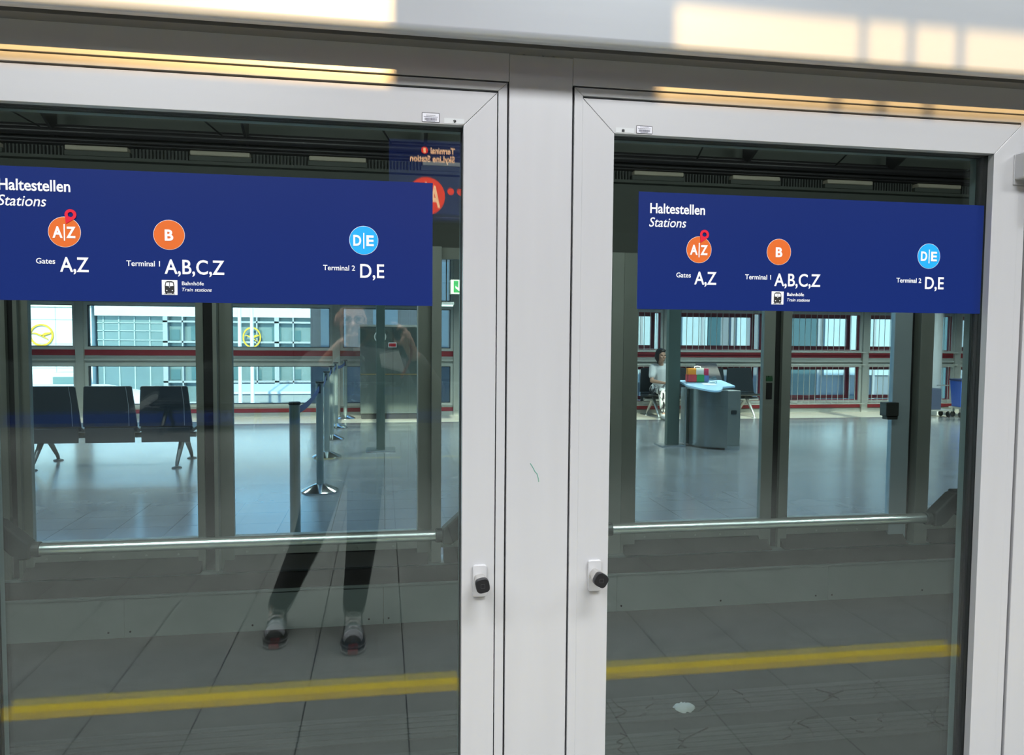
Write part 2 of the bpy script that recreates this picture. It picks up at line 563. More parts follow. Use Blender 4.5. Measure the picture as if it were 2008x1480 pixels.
def door(name, label, fx0, fx1, lx0, lx1, zt, side, lock_x, knob_dir):
    """lx0..lx1 the leaf, fx0..fx1 the fixed frame round it; side=+1 lock stile on the right"""
    d = struct(name, ((lx0 + lx1) / 2, 0.03, 0.02), label)
    w = 0.0745
    ox0, ox1, oz1, oz0 = lx0 + w, lx1 - w, zt - w, 0.22
    m = MB()
    # frame round the leaf
    f4 = 0.020
    m.prism([(fx0, 2.0375), (fx1, 2.0375), (fx1 - f4, 2.0195), (fx0 + f4, 2.0195)], 'y', 0.0006, 0.05)
    m.prism([(fx0, 0.01), (fx0, 2.037), (fx0 + f4, 2.019), (fx0 + f4, 0.01)], 'y', 0.0006, 0.05)
    m.prism([(fx1, 0.01), (fx1, 2.037), (fx1 - f4, 2.019), (fx1 - f4, 0.01)], 'y', 0.0006, 0.05)
    m.build('jamb_frame', ALU, d, bevel=0.0008)
    m = MB()
    g = 0.0005
    m.prism([(lx0 + g, zt), (lx1 - g, zt), (ox1 - g, oz1), (ox0 + g, oz1)], 'y', 0, 0.02)
    m.build('head_rail', ALU_H, d, bevel=0.0008)
    m = MB()
    m.prism([(lx0, 0.02), (lx0, zt - g), (ox0, oz1 - g), (ox0, 0.02)], 'y', 0, 0.02)
    m.build('stile', ALU, d, bevel=0.0008)
    m = MB()
    m.prism([(lx1, 0.02), (lx1, zt - g), (ox1, oz1 - g), (ox1, 0.02)], 'y', 0, 0.02)
    m.build('stile', ALU, d, bevel=0.0008)
    MB().box(ox0, ox1, 0, 0.02, 0.02, oz0).build('bottom_rail', ALU_H, d, bevel=0.0008)
    m = MB()
    ring(m, ox0, ox1, oz0, oz1, 0.03, 0.0202, 0.058)
    for k in range(3):
        ring(m, ox0 + 0.001, ox1 - 0.001, oz0 + 0.001, oz1 - 0.001, 0.002, 0.0315 + 0.009 * k, 0.034 + 0.009 * k)
    m.build('gasket', BLACK, d)
    m = MB()
    ring(m, ox0, ox1, oz0, oz1, 0.06, 0.058, 0.078)
    m.build('inner_frame', INNER, d)
    MB().box(ox0 - 0.008, ox1 + 0.008, 0.022, 0.028, oz0 - 0.008, oz1 + 0.008).build('glass_pane', GLASS, d)
    p2 = MB()
    hz = (oz1 - oz0) / 2 + 0.008
    p2.box(ox0 - 0.008, ox1 + 0.008, -0.003, 0.003, -hz, hz)
    o = p2.build('glass_pane', GLASS)
    o.location = ((0, 0.0485, (oz0 + oz1) / 2))
    o.rotation_euler = (R(0.11), 0, 0)
    adopt(o, d)
    # push bar on the track side
    yb, zb, rb = 0.135, 0.996, 0.0135
    bx0, bx1 = lx0 + 0.105, lx1 - 0.105
    pb = MB().tube([(bx0, yb, zb), (bx1, yb, zb)], rb, 20).build('push_bar', STEEL, d, smooth=True)
    for (xa, s) in ((bx0, -1), (bx1, 1)):
        a = MB()
        a.tube([(xa - s * 0.02, yb, zb), (xa + s * 0.012, yb, zb)], 0.0175, 16)
        a.prism([(xa - s * 0.004, zb - 0.0175), (xa + s * 0.016, zb - 0.019), (xa + s * 0.034, zb - 0.008),
                 (xa + s * 0.074, zb + 0.036), (xa + s * 0.074, zb + 0.074), (xa + s * 0.052, zb + 0.068),
                 (xa - s * 0.004, zb + 0.018)], 'y', 0.112, 0.150)
        a.prism([(xa + s * 0.060, zb + 0.010), (xa + s * 0.090, zb + 0.010), (xa + s * 0.090, zb + 0.076),
                 (xa + s * 0.060, zb + 0.076)], 'y', 0.085, 0.150)
        a.build('bar_arm', DARKPL, pb, smooth=False, bevel=0.004)
        MB().prism(rounded_rect(xa + s * 0.076, zb + 0.03, 0.034, 0.13, 0.006), 'y', 0.0785, 0.092).build(
            'bar_mount', LEGGREY, pb, bevel=0.002)
    # lock: escutcheon and protruding oval knob cylinder
    es = MB().prism(rounded_rect(lock_x, 0.925, 0.032, 0.073, 0.006), 'y', -0.008, 0.001).build(
        'lock_plate', ALU, d, bevel=0.0015)
    ang = R(knob_dir)
    kb = MB()
    cap = MB()

    def oval(k, y, c):
        pts = []
        for i in range(28):
            t = 2 * math.pi * i / 28
            cs, sn = math.cos(t), math.sin(t)
            e = 0.62
            u = 0.0148 * k * math.copysign(abs(cs) ** e, cs)
            v = 0.0148 * k * math.copysign(abs(sn) ** e, sn)
            pts.append((c[0] + u * math.cos(ang) - v * math.sin(ang), y, c[1] + u * math.sin(ang) + v * math.cos(ang)))
        return pts

    def loft(mb, rings):
        n = len(rings[0])
        vs = [p for r_ in rings for p in r_]
        fs = []
        for i in range(len(rings) - 1):
            for k in range(n):
                fs.append((i * n + k, i * n + (k + 1) % n, (i + 1) * n + (k + 1) % n, (i + 1) * n + k))
        fs.append(tuple(range(n)))
        fs.append(tuple(range((len(rings) - 1) * n, len(rings) * n)))
        mb.add(vs, fs)
    c = (lock_x, 0.931)
    loft(kb, [oval(0.74, -0.008, c), oval(0.80, -0.014, c), oval(0.80, -0.022, c), oval(0.95, -0.030, c), oval(0.98, -0.048, c)])
    kn = kb.build('lock_knob', NICKEL, es, smooth=True)
    loft(cap, [oval(1.0, -0.0475, c), oval(1.05, -0.052, c), oval(1.05, -0.060, c), oval(1.0, -0.064, c)])
    cp = cap.build('knob_cap', KNOBBLK, kn, smooth=True)
    m = MB()
    ss = 0.0045
    for (a0, a1, b0, b1) in ((-ss, ss, ss - .0006, ss), (-ss, ss, -ss, -ss + .0006), (-ss, -ss + .0006, -ss, ss), (ss - .0006, ss, -ss, ss)):
        m.box(c[0] + a0, c[0] + a1, -0.0646, -0.064, c[1] + b0, c[1] + b1)
    m.build('cap_mark', mat('cap_mark_grey', (0.05, 0.05, 0.055), 0.5), kn)
    return d


door('door_1', 'left platform door with aluminium frame and lock stile on its right',
     -0.905, 0.271, -0.879, 0.2485, 2.0145, 1, 0.2145, 12)
door2 = door('door_2', 'right platform door with aluminium frame and lock stile on its left',
     0.4235, 1.588, 0.4425, 1.569, 2.0145, -1, 0.4835, -30)

hb = MB().box(1.552, 1.66, -0.034, 0.0, 1.878, 1.943).build('hinge_block', ALU, door2, bevel=0.004)
m = MB().box(1.55, 1.60, -0.003, 0.0, 1.866, 1.94)
m.build('hinge_plate', ALU, door2, bevel=0.001)
MB().lathe([(0.012, 1.79), (0.014, 1.80), (0.014, 1.876)], (1.607, -0.02, 0), 16).build('hinge_pin', KNOBBLK, door2, smooth=True)

# pen scribble on the post
MB().tube([(0.330, -0.0004, 1.190), (0.336, -0.0004, 1.181), (0.341, -0.0004, 1.171), (0.346, -0.0004, 1.166),
           (0.349, -0.0004, 1.155), (0.350, -0.0004, 1.147)], 0.0007, 6).build('pen_mark', GREEN_PEN, near_wall)


# ------------------------------------------------------------------ station signs
def station_sign(x0, label):
    t = thing('station_sign', label, 'sign', (x0 + 0.4525, 0.0205, 1.545), 'blue station signs on the platform doors')
    MB().box(x0, x0 + 0.905, 0.0195, 0.0218, 1.545, 1.816).build('panel', BLUE, t)
    y = 0.0195
    for args in (
            ('Haltestellen', x0 + 0.028, x0 + 0.163, 1.768, 0.0235, y, 0.016),
            ('Stations', x0 + 0.026, x0 + 0.117, 1.7365, 0.0225, y, 0.004, True),
            ('Gates', x0 + 0.095, x0 + 0.131, 1.6205, 0.0115, y, 0.008),
            ('A,Z', x0 + 0.140, x0 + 0.195, 1.605, 0.031, y, 0.012),
            ('Terminal 1', x0 + 0.268, x0 + 0.334, 1.6195, 0.0118, y, 0.008),
            ('A,B,C,Z', x0 + 0.343, x0 + 0.463, 1.605, 0.031, y, 0.012),
            ('Bahnhöfe', x0 + 0.377, x0 + 0.421, 1.5815, 0.008, y, 0.008),
            ('Train stations', x0 + 0.377, x0 + 0.437, 1.5685, 0.0078, y, 0.0, True),
            ('Terminal 2', x0 + 0.668, x0 + 0.736, 1.6195, 0.0118, y, 0.008),
            ('D,E', x0 + 0.747, x0 + 0.799, 1.605, 0.031, y, 0.012)):
        L = MB()
        put_text(L, *args)
        L.build('lettering', WHITE, t)
    for (cx_, colr, s, wl) in ((0.150, ORANGE, 'AZ', 0), (0.353, ORANGE, 'B', 0), (0.755, CYAN, 'DE', 0)):
        d = MB().lathe([(0.0305, y - 0.0006), (0.0305, y)], (x0 + cx_, 0, 1.686), 48, 'y').build('route_disc', colr, t)
        MB().lathe([(0.0312, y - 0.0003), (0.0312, y)], (x0 + cx_, 0, 1.686), 48, 'y').build('disc_edge', WHITE, d)
        l = MB()
        yy = y - 0.0006
        if s == 'B':
            put_text(l, 'B', x0 + cx_ - 0.0085, x0 + cx_ + 0.0085, 1.6745, 0.023, yy, 0.03)
        else:
            put_text(l, s[0], x0 + cx_ - 0.0225, x0 + cx_ - 0.0035 - (0.0 if s == 'AZ' else 0.002), 1.6745, 0.023, yy, 0.03)
            put_text(l, s[1], x0 + cx_ + 0.0035 + (0.0 if s == 'AZ' else 0.002), x0 + cx_ + 0.0215, 1.6745, 0.023, yy, 0.03)
            l.box(x0 + cx_ - 0.0012, x0 + cx_ + 0.0012, yy - 0.0008, yy, 1.668, 1.702)
        l.build('disc_letters', WHITE, d)
    # map pin
    p = MB()
    px, pz = x0 + 0.1625, 1.7215
    n = 30
    outer, inner = [], []
    for k in range(n + 1):
        a = R(-35 - 90 * 0.0) + R(215 + 35 - 5) * k / n + R(-5)
        outer.append((px + 0.0112 * math.cos(a), pz + 0.0112 * math.sin(a)))
        inner.append((px + 0.0052 * math.cos(a), pz + 0.0052 * math.sin(a)))
    tip = (px - 0.0092, pz - 0.0190)
    for k in range(n):
        q = [outer[k], outer[k + 1], inner[k + 1], inner[k]]
        p.prism(q, 'y', y - 0.0016, y - 0.0007)
    p.prism([outer[0], inner[0], (px + 0.001, pz - 0.0052), (px - 0.004, pz - 0.0035), inner[-1], outer[-1], tip], 'y', y - 0.0016, y - 0.0007)
    p.build('location_pin', PINRED, t)
    # train pictogram
    tr = MB().box(x0 + 0.337, x0 + 0.368, y - 0.0006, y, 1.5605, 1.5915).build('train_icon', WHITE, t)
    c = x0 + 0.3525
    yy = y - 0.0006
    k = MB()
    body = [(c - 0.0085, 1.5645), (c + 0.0085, 1.5645), (c + 0.0096, 1.567), (c + 0.0096, 1.580), (c + 0.008, 1.5875),
            (c + 0.004, 1.5895), (c - 0.004, 1.5895), (c - 0.008, 1.5875), (c - 0.0096, 1.580), (c - 0.0096, 1.567)]
    k.prism(body, 'y', yy - 0.0005, yy)
    k.box(c - 0.0105, c + 0.0105, yy - 0.0005, yy, 1.5622, 1.5631)
    k.box(c - 0.0075, c - 0.005, yy - 0.0005, yy, 1.563, 1.5646)
    k.box(c + 0.005, c + 0.0075, yy - 0.0005, yy, 1.563, 1.5646)
    k.build('train_front', INK, tr)
    k = MB()
    y3 = yy - 0.0005
    k.prism([(c - 0.0078, 1.5795), (c - 0.0006, 1.5785), (c - 0.0006, 1.5865), (c - 0.0065, 1.5862)], 'y', y3 - 0.0004, y3)
    k.prism([(c + 0.0078, 1.5795), (c + 0.0006, 1.5785), (c + 0.0006, 1.5865), (c + 0.0065, 1.5862)], 'y', y3 - 0.0004, y3)
    for xx in (-0.0055, 0.0055):
        k.lathe([(0.0012, y3 - 0.0004), (0.0012, y3)], (c + xx, 0, 1.5695), 12, 'y')
    k.lathe([(0.0009, y3 - 0.0004), (0.0009, y3)], (c, 0, 1.5770), 10, 'y')
    k.build('train_lights', WHITE, tr)
    return t


station_sign(-0.797, 'blue station sign on the left door, its left end cut off')
station_sign(0.584, 'blue station sign shown whole on the right door glass')


def number_label(x0, x1, z0, z1, s, label):
    t = thing('number_label', label, 'label', ((x0 + x1) / 2, 0, z0), 'small number labels on the door heads')
    MB().box(x0, x1, -0.0007, 0.0, z0, z1).build('card', LABELGREY, t)
    l = MB()
    c = (x0 + x1) / 2 + (0.001 if s == '9' else -0.004)
    put_text(l, s, c - 0.0034, c + 0.0034, z0 + 0.0018, 0.0058, -0.0007, 0.03)
    l.build('digit', INK, t)


def barcode(x0, x1, z0, z1, label):
    t = thing('barcode_label', label, 'label', ((x0 + x1) / 2, 0, z0), 'barcode labels on the door heads')
    MB().prism(rounded_rect((x0 + x1) / 2, (z0 + z1) / 2, x1 - x0, z1 - z0, 0.0015), 'y', -0.0006, 0.0).build('border', INK, t)
    b = 0.0012
    MB().box(x0 + b, x1 - b, -0.0009, -0.0006, z0 + b, z1 - b).build('card', LABELWH, t)
    p = MB()
    random.seed(3)
    xx = x0 + 0.006
    while xx < x1 - 0.006:
        w = random.choice((0.0004, 0.0006, 0.001))
        p.box(xx, xx + w, -0.0012, -0.0009, z0 + 0.0042, z0 + 0.0092)
        xx += w + random.choice((0.0004, 0.0006))
    for (zz, i0, i1) in ((0.0022, 0.010, 0.010), (0.0110, 0.004, 0.004), (0.0142, 0.009, 0.009)):
        xx = x0 + i0
        while xx < x1 - i1:
            w = random.uniform(0.0006, 0.0014)
            p.box(xx, min(xx + w, x1 - i1), -0.0011, -0.0009, z0 + zz, z0 + zz + 0.0013)
            xx += w + 0.0004
    p.build('bars', mat('label_print', (0.10, 0.10, 0.14), 0.6), t)


number_label(0.1315, 0.1755, 1.9425, 1.9535, '9', 'grey label with the digit 9 above the left door glass')
number_label(0.5195, 0.5635, 1.9425, 1.9535, '8', 'grey label with the digit 8 above the right door glass')
barcode(0.083, 0.1215, 1.9425, 1.963, 'white barcode label beside the number 9')
barcode(0.5685, 0.607, 1.9425, 1.9605, 'white barcode label beside the number 8')

# ================================================================== NEAR PLATFORM (seen in the glass)
fl = struct('floor')
MB().box(-14, 14, -13.5, 0.09, -0.6, 0.0).build('platform_tiles', NEARFLOOR, fl)
MB().box(-14, 14, -1.482, -1.362, 0.0, 0.0015).build('trim_1', YELLOW)['kind'] = 'structure'
m = MB()
ys = [(-13.5, -3.21), (-2.87, 0.3)]
for a, b in ys:
    m.box(-14, 14, a, b, 3.6, 3.66)
edges = [(-14, -13.9)]
slots = [(0.012, 0.622), (1.052, 1.072), (1.170, 1.192), (1.296, 1.318), (2.3, 2.45), (3.6, 3.75), (6.0, 14.0), (-14, -7)]
for a, b in slots:
    m.box(a, b, -3.21, -2.87, 3.6, 3.654)
MB().box(-14, 14, -3.21, -2.87, 3.655, 3.66).build('added_sun_filter', SUN_FILTER)['kind'] = 'structure'  # unseen pane, added to colour and weaken the sun patches
ceil_near = m.build('ceiling', CEIL)
ceil_near['kind'] = 'structure'
m = MB()
m.box(-14, 14, -13.7, -13.5, -0.3, 3.66)
wb = m.build('wall_back', BACKW)
wb['kind'] = 'structure'
m = MB()
m.box(-14.2, -14, -13.7, 13, -5, 3.66)
m.build('wall_left', BACKW)['kind'] = 'structure'
m = MB()
m.box(14, 14.2, -13.7, 13, -5, 3.66)
m.build('wall_right', BACKW)['kind'] = 'structure'

# low partition far behind the photographer, blue base and large letters
pt = thing('advertising_wall', 'low grey display wall with blue base strip and pale letters FRA, mirrored in the left glass',
           'display wall', (-4, -11.2, 0))
MB().box(-9, 1.2, -11.3, -11.2, 0.19, 1.0).build('board', mat('display_grey', (0.07, 0.085, 0.08), 0.6, vary=0.15), pt)
MB().box(-9, 1.2, -11.31, -11.18, 0.0, 0.19).build('base_strip', mat('base_blue', (0.03, 0.08, 0.42), 0.5), pt)
l = MB()
vs_, fs_, a_, b_ = text_geom('FRA', 0.02)
x_read0, x_read1 = -1.85, -4.05
l.add([(x_read0 + (v[0] - a_) / (b_ - a_) * (x_read1 - x_read0), -11.2 + 0.01 + v[2], 0.22 + v[1] * 0.29 / CAP) for v in vs_], fs_)
l.build('lettering', mat('display_letters', (0.42, 0.46, 0.44), 0.6), pt)


def area(name, loc, sx_, sy_, power, col, label, spread=2.2, group=None, depth=0.05):
    t = thing(name, label, 'lamp', loc, group)
    m = MB()
    x, y, z = loc
    ring_w = 0.02
    m.box(x - sx_ / 2 - ring_w, x + sx_ / 2 + ring_w, y - sy_ / 2 - ring_w, y + sy_ / 2 + ring_w, z + 0.004, z + depth)
    m.build('housing', ALU, t)
    ld = bpy.data.lights.new(name, 'AREA')
    ld.shape = 'RECTANGLE'
    ld.size, ld.size_y = sx_, sy_
    ld.energy = power
    ld.color = col
    ld.spread = spread
    lo = bpy.data.objects.new('light', ld)
    COL.objects.link(lo)
    lo.location = (x, y, z)
    adopt(lo, t)
    return t


k = 0
for y in (-4.6, -3.5, -1.75):  # fill panels added out of view to brighten the near platform
    for x in (-3.6, -1.2, 1.2, 3.6):
        area('fill_ceiling_light', (x, y, 3.52), 1.5, 0.5, {-4.6: 18, -3.5: 44, -1.75: 90}[y], (0.97, 0.985, 1.0),
             'added unseen fill light panel over the near platform', 2.4, 'added fill light panels over the near platform')

for x in (-3.0, -0.8, 1.4, 3.6):  # lamps added out of view to lift the dark guideway
    t = thing('fill_track_light', 'added unseen fill lamp behind the door heads, facing the guideway', 'lamp', (x, 0.1, 2.35), 'added fill lamps behind the door heads')
    MB().box(x - 0.62, x + 0.62, 0.092, 0.135, 2.28, 2.42).build('housing', ALU, t)
    ld = bpy.data.lights.new('fill_track_light', 'AREA')
    ld.shape = 'RECTANGLE'
    ld.size, ld.size_y = 1.2, 0.1
    ld.energy = 11
    ld.color = (0.97, 1.0, 0.96)
    lo = bpy.data.objects.new('light', ld)
    COL.objects.link(lo)
    lo.location = (x, 0.138, 2.35)
    lo.rotation_euler = (R(90), 0, 0)
    adopt(lo, t)
for x in (-5.0, -1.6):  # fill panels added so the display wall shows in the reflection
    area('fill_ceiling_light', (x, -9.3, 3.52), 1.5, 0.5, 90, (0.97, 0.985, 1.0), 'added unseen fill light panel above the display wall', 2.2, 'added fill light panels above the display wall')

# hanging station sign, mirrored in the top right of the left door glass
sg = thing('hanging_sign', 'dark blue hanging station sign with red disc, mirrored in the left door glass', 'sign', (0.60, -4.35, 2.41))
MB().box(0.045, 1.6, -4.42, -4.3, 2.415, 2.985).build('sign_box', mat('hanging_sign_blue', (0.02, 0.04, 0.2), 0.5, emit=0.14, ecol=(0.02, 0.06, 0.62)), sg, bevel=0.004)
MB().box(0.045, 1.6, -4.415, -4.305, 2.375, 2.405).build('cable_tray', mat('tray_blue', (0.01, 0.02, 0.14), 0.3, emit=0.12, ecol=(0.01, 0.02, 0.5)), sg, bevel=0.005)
m = MB()
for x in (0.3, 1.3):
    MB().tube([(x, -4.36, 2.98), (x, -4.36, 3.6)], 0.012, 10).build('hanger_rod', LEGGREY, sg)
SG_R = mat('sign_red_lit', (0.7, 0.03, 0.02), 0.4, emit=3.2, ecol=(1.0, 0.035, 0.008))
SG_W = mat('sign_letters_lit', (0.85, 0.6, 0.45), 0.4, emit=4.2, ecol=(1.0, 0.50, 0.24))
yf = -4.3

def back_text(mb, s, xl, xr, zb, cap, bold=0.02):
    """reads correctly seen from +y side: starts at the larger x"""
    vs, fs, a, b = text_geom(s, bold)
    mb.add([(xr - (v[0] - a) / (b - a) * (xr - xl), yf + 0.002 + v[2] * 0.5, zb + v[1] * cap / CAP) for v in vs], fs)


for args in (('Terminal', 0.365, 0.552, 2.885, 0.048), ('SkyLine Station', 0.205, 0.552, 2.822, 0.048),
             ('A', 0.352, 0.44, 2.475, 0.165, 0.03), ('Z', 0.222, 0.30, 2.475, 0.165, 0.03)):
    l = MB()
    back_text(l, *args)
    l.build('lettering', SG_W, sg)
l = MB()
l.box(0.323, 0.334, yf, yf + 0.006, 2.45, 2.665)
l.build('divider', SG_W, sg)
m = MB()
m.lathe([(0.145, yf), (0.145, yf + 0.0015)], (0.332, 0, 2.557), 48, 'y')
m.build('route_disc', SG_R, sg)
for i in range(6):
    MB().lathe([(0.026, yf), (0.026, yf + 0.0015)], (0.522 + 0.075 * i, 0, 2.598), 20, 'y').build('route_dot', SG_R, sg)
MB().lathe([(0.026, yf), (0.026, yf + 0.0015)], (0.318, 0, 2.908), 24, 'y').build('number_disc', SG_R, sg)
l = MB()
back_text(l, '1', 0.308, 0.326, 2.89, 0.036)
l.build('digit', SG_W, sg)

# ================================================================== GUIDEWAY
gw = struct('floor_track')
MB().box(-14, 14, 0.09, 3.2, -0.45, -0.31).build('guideway_slab', CONC, gw)
m = MB()
for (y0, y1) in ((1.33, 1.52), (1.62, 1.86)):
    n = 5
    for i in range(n):
        a = y0 + (y1 - y0) * i / n
        b = y0 + (y1 - y0) * (i + 0.82) / n
        m.box(-9, 9, a, b, -0.31, -0.304)
st = m.build('running_strip', STRIP, gw)
st['kind'] = 'stuff'
# cracks in the strips
cr = MB()
random.seed(11)
for i in range(22):
    x = random.uniform(0.55, 3.2)
    y = random.choice((1.36, 1.66))
    pts = []
    for s in range(6):
        pts.append((x, y, -0.3035))
        x += random.uniform(-0.03, 0.07)
        y += random.uniform(0.015, 0.05)
        if y > 1.86:
            break
    if len(pts) > 2:
        cr.tube(pts, 0.006, 5, 0.2)
cr.build('crack', LEDGE, gw)['kind'] = 'stuff'
ts = MB()
random.seed(5)
nx, ny = 12, 7
vs, fs = [], []
for i in range(nx):
    for j in range(ny):
        u, v = i / (nx - 1) * 2 - 1, j / (ny - 1) * 2 - 1
        e = max(0, 1 - (u * u * 0.9 + v * v * 0.9))
        edge = 1 + 0.07 * math.sin(3 * math.atan2(v, u) + 1) + random.uniform(-.03, .03)
        vs.append((1.425 + u * 0.052 * edge * math.sqrt(1 - v * v / 2), 1.70 + v * 0.042 * edge * math.sqrt(1 - u * u / 2), -0.3035 + 0.022 * e ** 0.7 + random.uniform(-.003, .003)))
for i in range(nx - 1):
    for j in range(ny - 1):
        fs.append((i * ny + j, (i + 1) * ny + j, (i + 1) * ny + j + 1, i * ny + j + 1))
o = ts.add(vs, fs).build('crumpled_tissue', mat('tissue_white', (0.90, 0.92, 0.90), 0.9, vary=0.05, scale=40), smooth=True)
sm_ = o.modifiers.new('solid', 'SOLIDIFY')
sm_.thickness = 0.002
tag(o, 'crumpled white tissue lying on the dark guideway floor', 'tissue')

# kerb below the far platform doors
kb_ = struct('trim_2')
m = MB()
xx = -13.5
while xx < 13:
    m.box(xx, xx + 1.497, 3.02, 3.06, -0.31, -0.075)
    xx += 1.5
m.build('kerb_panel', KERB, kb_)
MB().box(-14, 14, 3.008, 3.06, -0.075, -0.060).build('kerb_lip', KERB, kb_, bevel=0.003)
m = MB()
xx = -13.53
while xx < 13:
    for dx in (0.06, 0.75, 1.44):
        m.lathe([(0.006, 3.018), (0.006, 3.0201)], (xx + dx, 0, -0.275), 10, 'y')
    xx += 1.5
m.build('screw', GAP, kb_)
MB().box(-14, 14, 3.03, 3.2, -0.06, 0.045).build('ledge', LEDGE, kb_)
MB().box(-14, 14, 3.02, 3.2, 0.045, 0.06).build('sill_edge', KERB, kb_, bevel=0.002)

# ================================================================== FAR PLATFORM SCREEN (y about 3.0 - 3.15)
fw_ = struct('wall_far')
YF0, YF1 = 3.03, 3.10
m = MB()
for (a, b) in ((-2.6, -2.103), (-2.062, -2.04)):
    m.box(a, b, YF0, YF1, 0.05, 2.02)
m.build('post', FARFR, fw_)
m = MB()
m.box(-0.985, -0.962, 3.0, 3.10, 0.07, 2.02)
m.box(0.292, 0.352, 3.0, 3.10, 0.07, 2.02)
m.box(1.452, 1.53, 3.06, 3.16, 0.05, 2.02)
m.box(3.64, 3.74, 3.02, 3.12, 0.05, 2.02)
m.box(4.3, 14, 3.02, 3.12, 0.05, 2.02)
m.box(-14, -2.9, 3.02, 3.12, 0.05, 2.02)
m.build('post', FARPOST, fw_, bevel=0.002)
m = MB()
m.box(-2.11, -2.06, 3.06, 3.11, 0.05, 2.02)
m.box(-1.05, -0.985, 3.07, 3.11, 0.05, 2.02)
m.box(2.588, 2.640, 3.09, 3.13, 0.05, 2.02)
m.box(3.604, 3.64, 3.09, 3.13, 0.05, 2.02)
m.build('gap_seal', FARDARK, fw_)
m = MB()
m.box(-9, 9, 3.06, 3.2, 2.02, 2.47)
m.build('header_fascia', HEADER, fw_)
m = MB()
m.box(-9, 9, 3.0, 3.06, 2.452, 2.47)
m.box(-9, 9, 3.05, 3.2, 2.47, 2.9)
m.build('header_ledge', HEADER, fw_)
hp = struct('trim_3')
MB().tube([(-9, 2.93, 2.582), (9, 2.93, 2.582)], 0.022, 12).build('pipe', PIPE, hp, smooth=True)
MB().tube([(-9, 2.97, 2.615), (9, 2.97, 2.615)], 0.016, 12).build('pipe', PIPE, hp, smooth=True)
MB().tube([(-9, 2.95, 2.545), (9, 2.95, 2.545)], 0.010, 12).build('pipe', PIPE, hp, smooth=True)
MB().box(-9, 9, 2.98, 3.05, 2.53, 2.56).build('beam', PIPE, hp)
m = MB()
x = -1.762 - 0.6627
while x < 5.5:
    for j in range(16):
        xa = x + 0.352 + j * 0.0195
        m.box(xa, xa + 0.008, 3.02, 3.05, 2.472, 2.526)
    x += 0.6627
m.build('vent_grille', mat('grille_grey', (0.09, 0.10, 0.095), 0.6), hp)['kind'] = 'stuff'
LAMPDIM = mat('dim_lens', (0.62, 0.57, 0.46), 0.4, emit=0.01, ecol=(1.0, 0.85, 0.6))
proto = None
for k in range(-1, 9):
    x0 = -1.762 + 0.6627 * k
    lab = 'dim strip light fitting along the dark track header'
    if proto is None:
        t = thing('strip_light', lab, 'lamp', (x0, 3.03, 2.472), 'strip lights along the far track header')
        MB().box(x0, x0 + 0.345, 3.0, 3.05, 2.472, 2.500).build('housing', HEADER, t, bevel=0.002)
        MB().box(x0 + 0.008, x0 + 0.337, 2.985, 3.045, 2.500, 2.526).build('lens', LAMPDIM, t, bevel=0.006)
        proto = t
    else:
        t = dup(proto)
        t.location = (x0, 3.03, 2.472)
# guideway ceiling with mesh panels, brackets and cables
m = MB()
m.box(-14, 14, 0.09, 3.2, 2.78, 2.84)
m.build('ceiling_track', MESHC)['kind'] = 'structure'
m = MB()
for i in range(60):
    x = -3 + i * 0.14
    m.box(x, x + 0.006, 1.6, 2.9, 2.772, 2.78)
for j in range(10):
    y = 1.6 + j * 0.14
    m.box(-3, 5.4, y, y + 0.006, 2.768, 2.772)
tr4 = struct('trim_4')
g_ = m.build('ceiling_mesh', mat('mesh_wire', (0.10, 0.09, 0.075), 0.6), tr4)
m = MB()
for i in range(8):
    x = -2.2 + i * 0.95
    m.tube([(x, 1.5, 2.77), (x + 0.35, 2.93, 2.60)], 0.005, 6)
m.build('cable', FARDARK, tr4)
m = MB()
for i in range(7):
    x = -2.0 + i * 1.02
    m.box(x, x + 0.02, 2.3, 2.98, 2.70, 2.77)
    m.prism([(2.98, 2.56), (2.98, 2.77), (2.5, 2.77)], 'x', x + 0.2, x + 0.215)
m.build('bracket', PIPE, tr4)


def far_door(name, label, x0, x1, wl, wr_, m_l, m_r, y0=3.06, y1=3.105, zt=2.02, zg=1.95):
    d = struct(name, ((x0 + x1) / 2, y0, 0.05), label)
    MB().box(x0, x0 + wl, y0, y1, 0.06, zt).build('stile', m_l, d, bevel=0.003)
    MB().box(x1 - wr_, x1, y0, y1, 0.06, zt).build('stile', m_r, d, bevel=0.003)
    MB().box(x0 + wl, x1 - wr_, y0, y1, zg, zt).build('head_rail', FARFR, d)
    rl = MB().box(x0 + wl, x1 - wr_, y0, y1, 0.145, 0.262).build('bottom_rail', FARPOST, d, bevel=0.002)
    s = MB()
    n = 5
    for i in range(n):
        s.lathe([(0.006, y0 - 0.003), (0.006, y0 + 0.002)], (x0 + wl + (x1 - x0 - wl - wr_) * (i + 0.1) / n + 0.05, 0, 0.165), 8, 'y')
    s.build('screw', LEGSILV, rl)
    k = MB()
    k.prism([(3.0, 0.061), (3.085, 0.142), (3.088, 0.142), (3.09, 0.061)], 'x', x0 + 0.02, x1 - 0.02)
    k.build('kick_plate', KICK, d)
    MB().box(x0 + wl, x1 - wr_, y0 + 0.018, y0 + 0.026, 0.262, zg).build('glass_pane', GLASS_F, d)
    return d


